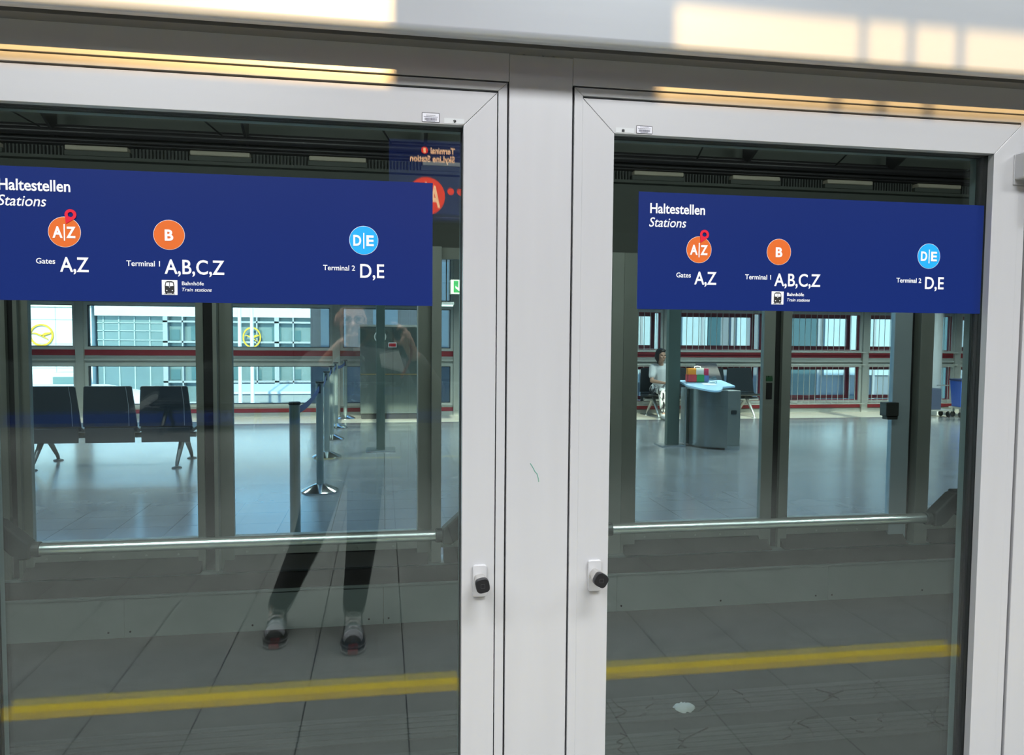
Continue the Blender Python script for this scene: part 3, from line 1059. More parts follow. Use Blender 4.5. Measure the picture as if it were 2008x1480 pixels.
far_door('door_3', 'leftmost far platform door, rows of black seats behind it', -2.062, -1.05, 0.066, 0.043, FARFR, FARFR)
far_door('door_4', 'far platform door before the belt barrier posts', -0.962, 0.292, 0.075, 0.087, FARFR, FARFR)
far_door('door_5', 'narrow far glass panel behind the near post', 0.352, 1.452, 0.004, 0.004, FARPOST, FARPOST)
d6 = far_door('door_6', 'far sliding door leaf before the steel information counter', 1.53, 2.588, 0.098, 0.082, FARFR, FARPOST)
far_door('door_7', 'far sliding door leaf right of the green handle sticker', 2.640, 3.604, 0.066, 0.135, FARPOST, FARPALE)
far_door('door_8', 'rightmost far glass panel, a silver column behind it', 3.74, 4.3, 0.004, 0.1, FARPOST, FARPOST)
MB().box(0.206, 0.212, 3.052, 3.06, 0.262, 1.95).build('edge_strip', mat('edge_pale', (0.75, 0.86, 0.88), 0.4), fw_)
MB().box(2.528, 2.569, 3.055, 3.06, 1.07, 1.18).build('handle_recess', FARDARK, d6)
k = MB()
k.box(2.525, 2.572, 3.056, 3.06, 1.19, 1.215)
for i in range(4):
    k.box(2.526 + i * 0.012, 2.533 + i * 0.012, 3.056, 3.06, 1.215, 1.226)
k.build('green_sticker', mat('sticker_green', (0.03, 0.16, 0.06), 0.5), d6)
k = MB()
k.box(3.33, 3.425, 2.93, 3.0, 0.96, 1.052)
k.box(3.35, 3.43, 2.945, 3.0, 0.935, 0.96)
k.box(3.425, 3.46, 2.985, 3.058, 0.94, 1.03)
k.build('lock_box', LEGGREY, fw_, bevel=0.004)
# floor strip between kerb and the waiting hall
ff = struct('floor_far')
MB().box(-14, 14, 3.11, 12.4, -0.6, 0.0).build('hall_tiles', FARFLOOR, ff)
MB().box(-14, 14, 11.35, 12.33, 0.0, 0.002).build('sun_stripe_floor', mat('sun_stripe_pale', (0.50, 0.47, 0.40), 0.4, vary=0.12, scale=5), ff)  # paler floor colour put in to brighten the sun stripe
m = MB()
fs_edges = [(3.20, 3.44), (3.84, 4.02), (4.30, 5.25)]  # unseen roof slots, cut so sun falls in stripes by the windows
prev = 0.3
for a, b in fs_edges:
    m.box(-14, 14, prev, a - 0.118, 3.6, 3.66)
    prev = b
m.box(-14, 14, prev, 12.6, 3.6, 3.66)
for x in (-7, -4.2, -0.2, 1.9, 3.77, 6.2, 8.6, 11.0):  # bars across the slots, some placed to shade the pylons
    m.box(x, x + 0.28, 3.0, 5.3, 3.6, 3.655)
cf = m.build('ceiling_far', CEIL)
cf['kind'] = 'structure'

# ================================================================== FAR WINDOW WALL
YW = 12.35
ww = struct('wall_window')
COLX = [-13.55, -11.43, -9.31, -7.2, -5.08, -2.96, -0.83, 1.33, 3.35, 5.37, 7.46, 9.57, 11.65, 13.7]
m = MB()
m.box(-14, 14, YW - 0.02, YW + 0.25, -0.3, 0.085)
m.box(-14, 14, YW, YW + 0.2, 0.158, 0.19)
m.box(-14, 14, YW, YW + 0.2, 0.96, 1.09)
m.box(-14, 14, YW, YW + 0.2, 2.0, 2.05)
m.box(-14, 14, YW, YW + 0.2, 3.08, 3.66)
m.build('rail', FARWALL, ww)
m = MB()
m.box(-14, 14, YW - 0.01, YW + 0.2, 0.94, 0.955)
m.box(-14, 14, YW - 0.035, YW + 0.2, 1.005, 1.035)
m.build('rail_edge', FARFRAME, ww)
m = MB()
m.box(-14, 14, YW - 0.005, YW + 0.15, 0.088, 0.158)
m.box(-14, 14, YW - 0.005, YW + 0.15, 1.092, 1.188)
m.build('red_strip', REDBAND, ww)
m = MB()
for x in COLX:
    m.box(x - 0.065, x + 0.065, YW - 0.06, YW + 0.2, 0, 3.6)
m.build('mullion', FARWALL, ww, bevel=0.004)

rail_bar = MB().tube([(0, 0, 0), (0, 0, 0.72)], 0.006, 6)
bar_mesh = None
wi = 1
for bi in range(len(COLX) - 1):
    xa, xb = COLX[bi] + 0.065, COLX[bi + 1] - 0.065
    right = xa > 3.2
    for (z0, z1) in ((0.19, 0.96), (1.19, 2.0), (2.05, 3.08)):
        w = struct('window_%d' % wi, ((xa + xb) / 2, YW, z0))
        wi += 1
        f = 0.05
        m = MB()
        frame4(m, xa, xb, z0, z1, f, YW - 0.015, YW + 0.06, 0)
        m.build('window_frame', FARFRAME, w)
        m = MB()
        frame4(m, xa + f, xb - f, z0 + f, z1 - f, 0.012, YW + 0.02, YW + 0.1, 0)
        m.build('window_bead', FARDARK if not right else REDBAND, w)
        if right:
            m = MB()
            frame4(m, xa + f + 0.01, xb - f - 0.01, z0 + f + 0.01, z1 - f, 0.07, YW + 0.3, YW + 0.34, 0)
            m.build('red_reveal', REDBAND, w)
        MB().box(xa + f, xb - f, YW + 0.05, YW + 0.058, z0 + f, z1 - f).build('pane', GLASS_W, w)
    if right and xa < 11:
        for (z0, z1, lev) in ((0.175, 0.955, 'lower'), (1.205, 2.03, 'upper')):
            nm = {8: 'left of the grey sign pylon', 9: 'behind the steel counter', 10: 'behind the right sliding door leaf', 11: 'beside the silver column'}[bi]
            t = thing('window_railing', 'thin grey safety bars across the %s window %s' % (lev, nm), 'railing',
                      ((xa + xb) / 2, YW - 0.1, z0), 'safety railings of the right windows')
            for zz in (z0, z1):
                MB().tube([(xa - 0.03, YW - 0.1, zz), (xb + 0.03, YW - 0.1, zz)], 0.011, 8).build('rail', FARFRAME, t)
            n = 16
            for i in range(n):
                x = xa + (xb - xa) * (i + 0.5) / n
                if bar_mesh is None:
                    ob = rail_bar.build('bar', FARFRAME)
                    bar_mesh = ob.data
                else:
                    ob = bpy.data.objects.new('bar', bar_mesh)
                    COL.objects.link(ob)
                ob.location = (x, YW - 0.1, z0)
                ob.scale = (1, 1, (z1 - z0) / 0.72)
                adopt(ob, t)


# ================================================================== FAR HALL FURNITURE
def bench(x0, n, y, facing, leg_mat, label, pitch=0.575, gap=0.03, armrest=True, top=0.90, leg_x=None):
    """beam seating; facing +1: sitters look to +y, -1: to -y"""
    s = facing
    t = thing('bench', label, 'bench', (x0 + n * pitch / 2, y, 0))
    MB().tube([(x0 + 0.02, y + s * 0.22, 0.33), (x0 + n * pitch - 0.02, y + s * 0.22, 0.33)], 0.03, 12).build('beam', leg_mat, t, smooth=True)
    for i in range(n):
        a, b = x0 + i * pitch + gap / 2, x0 + (i + 1) * pitch - gap / 2
        m = MB()
        pr = [(0.02, 0.40), (0.10, 0.375), (0.40, 0.395), (0.47, 0.42), (0.47, 0.445), (0.40, 0.435), (0.10, 0.415), (0.03, 0.45)]
        m.prism([(y + s * p[0], p[1]) for p in pr], 'x', a, b)
        m.build('seat', SEATBLK, t, bevel=0.006)
        m = MB()
        y0_, y1_ = y - s * 0.005, y + s * 0.03
        lean = -s * 0.06
        vs = []
        for yy in (y0_, y1_):
            for (xx, zz) in ((a - 0.004, 0.45), (a + 0.006, 0.60), (a + 0.03, top - 0.012), (a + 0.045, top), (b - 0.045, top), (b - 0.03, top - 0.012), (b - 0.006, 0.60), (b + 0.004, 0.45)):
                vs.append((xx, yy + lean * (zz - 0.45) / 0.45, zz))
        m.add(vs, [tuple(range(8)), tuple(range(15, 7, -1))] + [(i_, i_ + 8, (i_ + 1) % 8 + 8, (i_ + 1) % 8) for i_ in range(8)])
        bk = m.build('backrest', SEATBLK, t, bevel=0.005)
        MB().box(a + 0.02, b - 0.02, y - s * 0.006 - 0.012, y - s * 0.006 + 0.012, 0.275, 0.435).build('seat_skirt', SEATBLK, t, bevel=0.004)
        m = MB()
        m.tube([(b - 0.075, y - s * 0.012, 0.46), (b - 0.07, y + lean * 0.5 - s * 0.012, 0.7), (b - 0.085, y + lean - s * 0.01, top - 0.01)], 0.003, 6)
        m.build('back_seam', LEGSILV, bk)
    for lx in (leg_x or [x0 + 0.12, x0 + n * pitch - 0.12]):
        for sg_ in (-1, 1):
            m = MB()
            yf_ = y + s * 0.22 + sg_ * 0.34
            m.tube([(lx, y + s * 0.22, 0.36), (lx, y + s * 0.22 + sg_ * 0.12, 0.25), (lx, yf_ - sg_ * 0.02, 0.06), (lx, yf_, 0.015)],
                   [0.034, 0.03, 0.02, 0.016], 10)
            lg = m.build('leg', leg_mat, t, smooth=True)
            MB().lathe([(0.055, 0.0), (0.05, 0.012), (0.018, 0.022)], (lx, yf_, 0), 16).build('foot', LEGGREY if leg_mat is LEGGREY else leg_mat, lg, smooth=True)
    return t


bench(-3.815, 3, 7.25, 1, LEGGREY, 'row of three black seats seen from behind, left far hall', leg_x=[-3.70, -2.24])
b2 = bench(4.72, 4, 12.0, -1, LEGSILV, 'black seat row with silver legs under the right windows', leg_x=[4.92, 6.76])
b3 = bench(-3.4, 3, -10.6, 1, LEGGREY, 'black seat row behind the photographer, mirrored in the left glass', leg_x=[-3.2, -1.9])


def stanchion(x, y, label, belt_to=None, belt_from=False):
    t = thing('belt_barrier_post', label, 'barrier post', (x, y, 0), 'belt barrier posts in the far hall')
    MB().lathe([(0.175, 0.0), (0.175, 0.012), (0.16, 0.022), (0.06, 0.068), (0.035, 0.075)], (x, y, 0), 36).build('base', CHROME, t, smooth=True)
    MB().lathe([(0.034, 0.07), (0.034, 1.024)], (x, y, 0), 24).build('post', POSTGREY, t, smooth=True)
    MB().lathe([(0.038, 1.022), (0.039, 1.026), (0.039, 1.036), (0.036, 1.04)], (x, y, 0), 24).build('cap', DARKPL, t, smooth=True)
    if belt_from:
        MB().box(x - 0.012, x + 0.012, y - 0.045, y - 0.03, 0.93, 1.015).build('belt_clip', DARKPL, t, bevel=0.003)
    if belt_to:
        (x2, y2) = belt_to
        _l = math.hypot(x2 - x, y2 - y)
        x2, y2 = x2 - (x2 - x) / _l * 0.046, y2 - (y2 - y) / _l * 0.046
        m = MB()
        n = 12
        ln = math.hypot(x2 - x, y2 - y)
        nx_, ny_ = -(y2 - y) / ln * 0.001, (x2 - x) / ln * 0.001
        vs = []
        for i in range(n + 1):
            u = i / n
            sag = 0.04 * (4 * u * (1 - u))
            for (zz, q) in ((0.935, 1), (0.985, 1), (0.985, -1), (0.935, -1)):
                vs.append((x + (x2 - x) * u + nx_ * q, y + (y2 - y) * u + ny_ * q, zz + 0.02 - sag))
        fs = []
        for i in range(n):
            for k_ in range(4):
                fs.append((i * 4 + k_, i * 4 + (k_ + 1) % 4, (i + 1) * 4 + (k_ + 1) % 4, (i + 1) * 4 + k_))
        fs += [(0, 1, 2, 3), (n * 4 + 3, n * 4 + 2, n * 4 + 1, n * 4)]
        m.add(vs, fs).build('belt', BELT, t)
    return t


SP = [(-0.57, 3.42), (-0.59, 5.655), (-0.675, 7.715), (-0.722, 9.324), (-0.745, 10.716), (-0.66, 12.0)]
ORD = ['nearest grey belt barrier post, its base hidden by the door rail',
       'second belt barrier post from the front, its whole round base in view',
       'third belt barrier post from the front of the line',
       'fourth belt barrier post from the front of the line',
       'fifth belt barrier post from the front, brightly sunlit',
       'farthest belt barrier post, close to the windows']
for i, (x, y) in enumerate(SP):
    stanchion(x, y, ORD[i], SP[i + 1] if i < 5 else None, i > 0)


def pylon(x0, x1, y, label, px0, px1):
    t = thing('sign_pylon', label, 'sign post', ((x0 + x1) / 2, y, 0), 'grey sign pylons in the far hall')
    MB().box(x0, x1, y - 0.05, y + 0.05, 0.012, 2.6).build('column', mat('pylon_grey', (0.13, 0.17, 0.145), 0.35, 0.5, vary=0.08), t, bevel=0.008)
    MB().box(px0, px1, y - 0.17, y + 0.17, 0, 0.014).build('base_plate', STEEL, t, bevel=0.003)
    MB().box(x0 - 0.005, x1 + 0.005, y - 0.06, y + 0.04, 2.2, 2.6).build('sign_head', BLUE, t, bevel=0.004)


pylon(-0.09, 0.02, 8.2, 'grey sign pylon before the steel fire cabinet', -0.22, 0.15)
pylon(3.81, 3.985, 8.22, 'grey sign pylon left of the steel information counter', 3.70, 4.035)

# steel fire cabinet with extinguisher sign
t = thing('fire_cabinet', 'tall steel cabinet with round fire extinguisher sign', 'cabinet', (0.1, 11.9, 0))
MB().box(-0.40, 0.80, 11.85, 12.25, 0.10, 1.62).build('body', mat('cabinet_steel', (0.30, 0.35, 0.32), 0.22, 0.85, vary=0.06), t, bevel=0.01)
MB().box(-0.38, 0.78, 11.88, 12.24, 0, 0.10).build('plinth', FARDARK, t)
MB().box(-0.41, 0.81, 11.84, 12.26, 1.62, 1.655).build('top', FARFRAME, t, bevel=0.004)
MB().box(0.165, 0.169, 11.846, 11.85, 0.12, 1.6).build('door_joint', FARDARK, t)
MB().box(-0.39, 0.79, 11.84, 11.85, 0.78, 0.80).build('trim_line', mat('brass', (0.45, 0.34, 0.18), 0.3, 0.8), t)
rg = MB()
for k_ in range(40):
    a0, a1 = 2 * math.pi * k_ / 40, 2 * math.pi * (k_ + 1) / 40
    c_ = (-0.055, 1.445)
    rg.prism([(c_[0] + r_ * math.cos(a), c_[1] + r_ * math.sin(a)) for (r_, a) in ((0.105, a0), (0.105, a1), (0.085, a1), (0.085, a0))], 'y', 11.843, 11.85)
rg.build('ring_mark', mat('ring_pale', (0.75, 0.78, 0.74), 0.5), t)
s_ = MB().box(-0.09, -0.02, 11.84, 11.85, 1.30, 1.49).build('extinguisher_sign', mat('fire_red', (0.42, 0.015, 0.02), 0.4), t)
m = MB()
m.prism([(-0.075, 1.34), (-0.045, 1.33), (-0.04, 1.40), (-0.06, 1.43), (-0.075, 1.40)], 'y', 11.836, 11.84)
m.prism([(-0.04, 1.36), (-0.028, 1.40), (-0.034, 1.45), (-0.046, 1.41)], 'y', 11.836, 11.84)
m.build('flame_mark', WHITE, s_)
m = MB()
m.box(-0.09, -0.02, 11.84, 11.85, 1.255, 1.295)
m.box(0.085, 0.225, 11.838, 11.85, 1.262, 1.345)
m.build('label_frame', WHITE, t)
MB().box(0.095, 0.215, 11.834, 11.838, 1.275, 1.332).build('red_label', mat('fire_red_label', (0.42, 0.02, 0.03), 0.4), t)

# information counter
t = thing('information_counter', 'curved stainless steel counter with pale blue top', 'counter', (4.3, 8.0, 0))
CTR = mat('counter_steel', (0.36, 0.38, 0.37), 0.22, 0.9, vary=0.08, scale=8, stretch=(3, 3, 0.2))
pl = []
for k_ in range(11):
    u = k_ / 10
    pl.append((4.06 + 0.40 * u, 8.32 - 0.62 * (1 - (1 - u) ** 2) ** 0.5 * 1.0 if u > 0 else 8.32))
pl += [(4.46, 8.32)]
MB().prism(pl, 'z', 0.03, 0.785).build('curved_front', CTR, t, smooth=True)
MB().box(4.455, 4.64, 7.70, 8.32, 0.05, 0.782).build('side_box', mat('counter_grey', (0.24, 0.26, 0.24), 0.4, 0.5, vary=0.06), t, bevel=0.006)
MB().prism(rounded_rect(4.545, 0.50, 0.08, 0.05, 0.015), 'y', 7.692, 7.70).build('slot', FARDARK, t)
tp = [(4.01, 8.35)]
for k_ in range(11):
    u = k_ / 10
    tp.append((4.005 + 0.455 * u, 8.12 - 0.50 * math.sin(math.pi * (0.08 + 0.75 * u))))
tp += [(4.66, 7.92), (4.66, 8.35)]
wt = MB()
_n = len(tp)


def _wz(y_):
    return 0.885 - 0.09 * max(0.0, (8.3 - y_)) / 0.65


wt.add([(x_, y_, _wz(y_)) for (x_, y_) in tp] + [(x_, y_, _wz(y_) - 0.022) for (x_, y_) in tp],
       [tuple(range(_n)), tuple(range(2 * _n - 1, _n - 1, -1))] + [(q_, q_ + _n, (q_ + 1) % _n + _n, (q_ + 1) % _n) for q_ in range(_n)])
wt.build('worktop', mat('counter_top', (0.42, 0.66, 0.85), 0.35, vary=0.05), t)
bp_ = MB()
bp_.add([(4.30, 8.36, 0.885), (4.68, 8.36, 0.885), (4.62, 8.44, 1.12), (4.32, 8.44, 1.12), (4.30, 8.38, 0.885), (4.68, 8.38, 0.885), (4.62, 8.46, 1.12), (4.32, 8.46, 1.12)],
        [(0, 1, 2, 3), (7, 6, 5, 4), (0, 4, 5, 1), (1, 5, 6, 2), (2, 6, 7, 3), (3, 7, 4, 0)])
bp_.build('back_panel', mat('back_panel_grey', (0.10, 0.095, 0.10), 0.5), t)
MB().box(4.44, 4.65, 7.72, 8.3, 0, 0.05).build('plinth', LEGSILV, t)
MB().tube([(4.05, 8.12, 0.0), (4.05, 8.12, 0.865)], 0.012, 10).build('support_rod', LEGSILV, t, smooth=True)

pp = MB().add([(4.24, 7.98, 0.8410), (4.42, 7.95, 0.8368), (4.44, 8.08, 0.8548), (4.26, 8.11, 0.8590), (4.24, 7.98, 0.8427), (4.42, 7.95, 0.8385), (4.44, 8.08, 0.8565), (4.26, 8.11, 0.8607)],
    [(0, 1, 2, 3), (7, 6, 5, 4), (0, 4, 5, 1), (1, 5, 6, 2), (2, 6, 7, 3), (3, 7, 4, 0)]).build('paper_sheet', WHITE)
tag(pp, 'white sheets of paper lying on the counter top', 'paper')
# colourful bag on the counter
t = thing('paper_bag', 'colourful patchwork paper bag on the counter', 'bag', (4.28, 8.22, 0.885))
cols = [((0.55, 0.05, 0.06), 0), ((0.80, 0.30, 0.03), 1), ((0.78, 0.78, 0.70), 2), ((0.04, 0.30, 0.10), 3), ((0.55, 0.04, 0.10), 4), ((0.14, 0.2, 0.45), 5)]
P = [(4.10, 4.22, 0.872, 0.97, cols[0]), (4.10, 4.22, 0.97, 1.055, cols[1]), (4.22, 4.33, 0.97, 1.06, cols[2]), (4.22, 4.33, 0.872, 0.97, cols[3]), (4.33, 4.40, 0.96, 1.05, cols[4]), (4.33, 4.40, 0.872, 0.96, cols[5])]
for (a, b, c, d, (cc, i)) in P:
    m = MB()
    m.box(a, b, 8.17 + 0.02 * (c > 0.95), 8.27 - 0.02 * (c > 0.95), c, d)
    m.build('panel', mat('bag_%d' % i, cc, 0.6, vary=0.2, scale=30), t)
MB().tube([(4.20, 8.22, 1.05), (4.21, 8.22, 1.08), (4.25, 8.22, 1.085), (4.29, 8.22, 1.08), (4.30, 8.22, 1.05)], 0.007, 6).build('handle', WHITE, t)
# clear cup lying on the counter
CLEAR = glass_mat('clear_plastic', (0.80, 0.86, 0.86), 0.22, (0.9, 0.95, 0.95), 0.15)
cu = MB()
cu.tube([(4.375, 8.12, 0.887), (4.42, 8.10, 0.90), (4.465, 8.085, 0.91)], [0.032, 0.042, 0.050], 20)
o = cu.build('plastic_cup', CLEAR, smooth=True)
tag(o, 'clear plastic cup tipped over on the counter top', 'cup')

# exit sign and lamps in the far hall
t = thing('exit_sign', 'green exit light box with white arrow, upper right of left glass', 'sign', (1.0, 8.0, 2.0))
MB().box(0.835, 1.2, 7.96, 8.12, 2.0, 2.178).build('box', mat('exit_case', (0.72, 0.82, 0.66), 0.4, emit=0.05, ecol=(0.7, 1, 0.7)), t, bevel=0.004)
MB().box(0.872, 1.19, 7.955, 7.96, 2.02, 2.165).build('green_face', mat('exit_green', (0.01, 0.25, 0.06), 0.4, emit=0.35, ecol=(0.01, 0.5, 0.12)), t)
MB().box(0.831, 0.835, 7.98, 8.10, 2.02, 2.16).build('green_side', mat('exit_green_side', (0.02, 0.14, 0.06), 0.4), t)
m = MB()
m.prism([(0.945, 2.035), (0.895, 2.075), (0.895, 2.10), (0.933, 2.072), (0.933, 2.16), (0.957, 2.16), (0.957, 2.072), (0.995, 2.10), (0.995, 2.075)], 'y', 7.951, 7.955)
m.build('arrow', mat('exit_white', (0.8, 0.9, 0.7), 0.4, emit=0.8, ecol=(0.8, 1, 0.75)), t)
m = MB()
m.tube([(1.0, 8.04, 2.17), (1.0, 8.04, 3.6)], 0.01, 8)
m.build('hanger_rod', LEGGREY, t)

t = thing('tube_light', 'short glowing tube light beside the exit light box', 'lamp', (1.05, 11.0, 1.96))
MB().box(0.90, 1.16, 11.0, 11.06, 1.985, 2.03).build('housing', FARFRAME, t)
MB().tube([(0.92, 11.02, 1.972), (1.14, 11.02, 1.972)], 0.016, 10).build('tube', mat('tube_glow', (0.8, 0.9, 0.85), 0.4, emit=1.6, ecol=(0.8, 1, 0.92)), t)
MB().tube([(1.03, 11.03, 2.03), (1.03, 11.03, 3.6)], 0.01, 8).build('hanger_rod', LEGGREY, t)
t = thing('perforated_lamp', 'bright perforated ceiling lamp left of the right door sign', 'lamp', (2.5, 6.0, 2.57))
MB().box(2.15, 3.6, 5.9, 6.3, 2.60, 2.72).build('housing', mat('lamp_case', (0.5, 0.48, 0.46), 0.5, emit=0.35, ecol=(1, 0.95, 0.9)), t, bevel=0.01)
MB().box(2.18, 3.57, 5.93, 6.27, 2.585, 2.60).build('diffuser', mat('lamp_glow', (0.9, 0.95, 0.93), 0.5, emit=1.4, ecol=(0.92, 1, 0.97)), t)
m = MB()
for i in range(22):
    for j, zz in enumerate((2.615, 2.645, 2.675, 2.705)):
        x = 2.17 + 0.065 * i + (0.03 if j % 2 else 0)
        m.lathe([(0.014, 5.897), (0.014, 5.9)], (x, 0, zz), 10, 'y')
m.build('perforation', mat('lamp_hole', (0.16, 0.13, 0.13), 0.6), t)['kind'] = 'stuff'
m = MB()
for x in (2.3, 3.4):
    MB().tube([(x, 6.1, 2.72), (x, 6.1, 3.6)], 0.012, 8).build('hanger_rod', LEGGREY, t)

# right end: silver column, blue bin, trolley
o = MB().lathe([(0.15, 0.0), (0.15, 0.02), (0.147, 3.6)], (10.62, 11.7, 0), 32).build('column', mat('silver_column', (0.80, 0.82, 0.80), 0.35, 0.35, vary=0.05, scale=10, stretch=(3, 3, 0.1)), smooth=True)
o['kind'] = 'structure'
t = thing('blue_bin', 'bright blue wheeled bin at the right edge of the glass', 'bin', (10.88, 11.2, 0))
m = MB()
m.add([(10.74, 11.08, 0.20), (10.98, 11.08, 0.20), (10.98, 11.32, 0.20), (10.74, 11.32, 0.20), (10.71, 11.05, 0.70), (11.01, 11.05, 0.70), (11.01, 11.35, 0.70), (10.71, 11.35, 0.70)],
      [(0, 1, 2, 3), (4, 5, 6, 7), (0, 1, 5, 4), (1, 2, 6, 5), (2, 3, 7, 6), (3, 0, 4, 7)])
m.build('body', mat('bin_blue', (0.03, 0.12, 0.55), 0.4), t, bevel=0.01)
MB().box(10.70, 11.02, 11.04, 11.36, 0.70, 0.73).build('lid', mat('bin_lid', (0.015, 0.03, 0.12), 0.4), t, bevel=0.008)
MB().box(10.71, 11.01, 11.05, 11.35, 0.17, 0.20).build('rim', LEGSILV, t)
for (x, y) in ((10.76, 11.1), (10.96, 11.1), (10.76, 11.3), (10.96, 11.3)):
    MB().lathe([(0.05, -0.015), (0.055, 0), (0.05, 0.015)], (x, y, 0.055), 14, 'x').build('wheel', DARKPL, t, smooth=True)
    MB().box(x - 0.02, x + 0.02, y - 0.02, y + 0.02, 0.10, 0.17).build('fork', LEGSILV, t)
t = thing('luggage_trolley', 'dark luggage trolley beside the blue bin', 'trolley', (10.35, 11.3, 0))
MB().box(10.05, 10.62, 11.15, 11.45, 0.12, 0.15).build('deck', LEGSILV, t, bevel=0.006)
MB().tube([(10.1, 11.18, 0.15), (10.1, 11.18, 0.95), (10.1, 11.42, 0.95), (10.1, 11.42, 0.15)], 0.016, 8).build('handle', DARKPL, t)
MB().box(10.11, 10.40, 11.17, 11.43, 0.15, 0.55).build('basket', mat('trolley_navy', (0.02, 0.03, 0.06), 0.5), t, bevel=0.01)
MB().box(10.30, 10.55, 11.16, 11.18, 0.60, 0.62).build('bar', LEGSILV, t)
for (x, y) in ((10.12, 11.2), (10.58, 11.2), (10.12, 11.4), (10.58, 11.4)):
    MB().lathe([(0.05, -0.014), (0.058, 0), (0.05, 0.014)], (x, y, 0.058), 14, 'x').build('wheel', DARKPL, t, smooth=True)

# unseen fill panels, added to brighten the far hall
for y, x, p in ((6.3, -3.5, 50), (6.3, 0.5, 60), (6.3, 4.5, 70), (9.3, -3.5, 150), (9.3, 1.5, 170), (9.3, 6.0, 190), (9.3, 10.0, 190)):
    area('fill_ceiling_light', (x, y, 3.5), 1.5, 0.4, p, (0.93, 0.98, 1.0), 'added unseen fill light panel over the far hall', 2.2, 'added fill light panels over the far hall')

# ================================================================== OUTSIDE
ground = MB().box(-120, 120, 12.8, 200, -5.2, -5.0).build('ground', mat('apron_concrete', (0.42, 0.44, 0.44), 0.8, vary=0.15, scale=0.3))
ground['kind'] = 'structure'
# white logo building
t = thing('logo_building', 'white clad building with yellow crane emblem outside the left windows', 'building', (-27, 62, -5))
MB().box(-42, -21.5, 60, 72, -5, 9).build('wall', mat('white_cladding', (0.80, 0.84, 0.80), 0.6, vary=0.03, scale=1), t)
m = MB()
for z in (-3, -1.2, 0.6, 2.4, 4.2):
    m.box(-42, -21.5, 59.96, 60, z, z + 0.04)
for x in range(-42, -21, 3):
    m.box(x, x + 0.04, 59.96, 60, -5, 9)
m.build('panel_joint', mat('joint_grey', (0.5, 0.54, 0.52), 0.7), t)
MB().box(-21.62 - 0.9, -21.62, 59.9, 60, 0.3, 1.7).build('vent', mat('vent_grey', (0.5, 0.5, 0.46), 0.7), t)
MB().box(-42, -21.5, 59.85, 60, 3.35, 3.9).build('roof_band', mat('band_cream', (0.75, 0.68, 0.5), 0.6, vary=0.3, scale=2), t)
YEL = mat('emblem_yellow', (0.85, 0.52, 0.02), 0.5)


def emblem(cx_, cz_, r_, y, parent, sx_=1.0):
    e = MB()
    n = 40
    for k_ in range(n):
        a0, a1 = 2 * math.pi * k_ / n, 2 * math.pi * (k_ + 1) / n
        e.prism([(cx_ + sx_ * q * math.cos(a), cz_ + q * math.sin(a)) for (q, a) in ((r_, a0), (r_, a1), (r_ * 0.86, a1), (r_ * 0.86, a0))], 'y', y - 0.12, y)
    e.prism([(cx_ + sx_ * r_ * u, cz_ + r_ * v) for (u, v) in ((-0.88, 0.16), (-0.55, 0.12), (0.0, -0.12), (0.55, -0.42), (0.52, -0.33), (0.02, 0.02), (-0.5, 0.22))], 'y', y - 0.12, y)
    e.prism([(cx_ + sx_ * r_ * u, cz_ + r_ * v) for (u, v) in ((-0.02, -0.12), (0.12, 0.10), (0.32, 0.22), (0.86, 0.26), (0.70, 0.10), (0.40, 0.02), (0.12, -0.10))], 'y', y - 0.12, y)
    e.build('emblem', YEL, parent)


emblem(-24.92, 1.26, 0.82, 59.95, t)
# glass office building
t = thing('office_building', 'glass office building with grid facade outside the left windows', 'building', (-13.5, 60, -5))
MB().box(-21.3, -5.5, 60.6, 74, -5, 2.75).build('wall', mat('office_glass', (0.24, 0.33, 0.335), 0.25, 0.3, vary=0.2, scale=0.7), t)
MB().box(-21.3, -5.5, 60.0, 74, 2.75, 9).build('attic', mat('office_attic', (0.72, 0.75, 0.74), 0.6, vary=0.04, scale=1), t)
m = MB()
for z in (-3.9, -2.3, -0.75, 0.75, 2.3):
    m.box(-16.5, -5.5, 60.0, 60.7, z, z + 0.14)
for i in range(9):
    x = -16.5 + i * 1.36
    m.box(x, x + (0.34 if i % 3 == 0 else 0.10), 60.0, 60.7, -5, 2.75)
m.build('facade_grid', mat('grid_pale', (0.42, 0.45, 0.45), 0.6), t)
m = MB()
for i in range(7):
    for z in (-2.1, -0.6, 0.95):
        m.box(-16.1 + i * 1.5, -15.4 + i * 1.5, 60.5, 60.62, z, z + 0.8 + 0.3 * ((i * 3) % 2))
m.build('dark_panes', mat('office_dark', (0.10, 0.20, 0.22), 0.2), t)
m = MB()
for i in range(4):
    m.box(-20.9 + i * 1.1, -20.82 + i * 1.1, 60.5, 60.6, -5, 2.7)
for z in (0.9, 1.6, 2.2):
    m.box(-21.3, -16.5, 60.5, 60.6, z, z + 0.06)
m.build('pane_bar', mat('pane_bar_grey', (0.5, 0.62, 0.60), 0.5), t)
emblem(-10.0, 1.2, 0.8, 59.95, t, 0.85)
for i, x in enumerate((-7.38, -6.77)):
    o = MB().lathe([(0.11, -5.0), (0.10, -2), (0.075, 8)], (x, 40, 0), 16).build('flagpole', mat('pole_white%d' % i, (0.85, 0.87, 0.84), 0.4), smooth=True)
    tag(o, 'white flagpole outside, %s of the pair' % ('left' if i == 0 else 'right'), 'flagpole', 'white flagpoles on the apron')
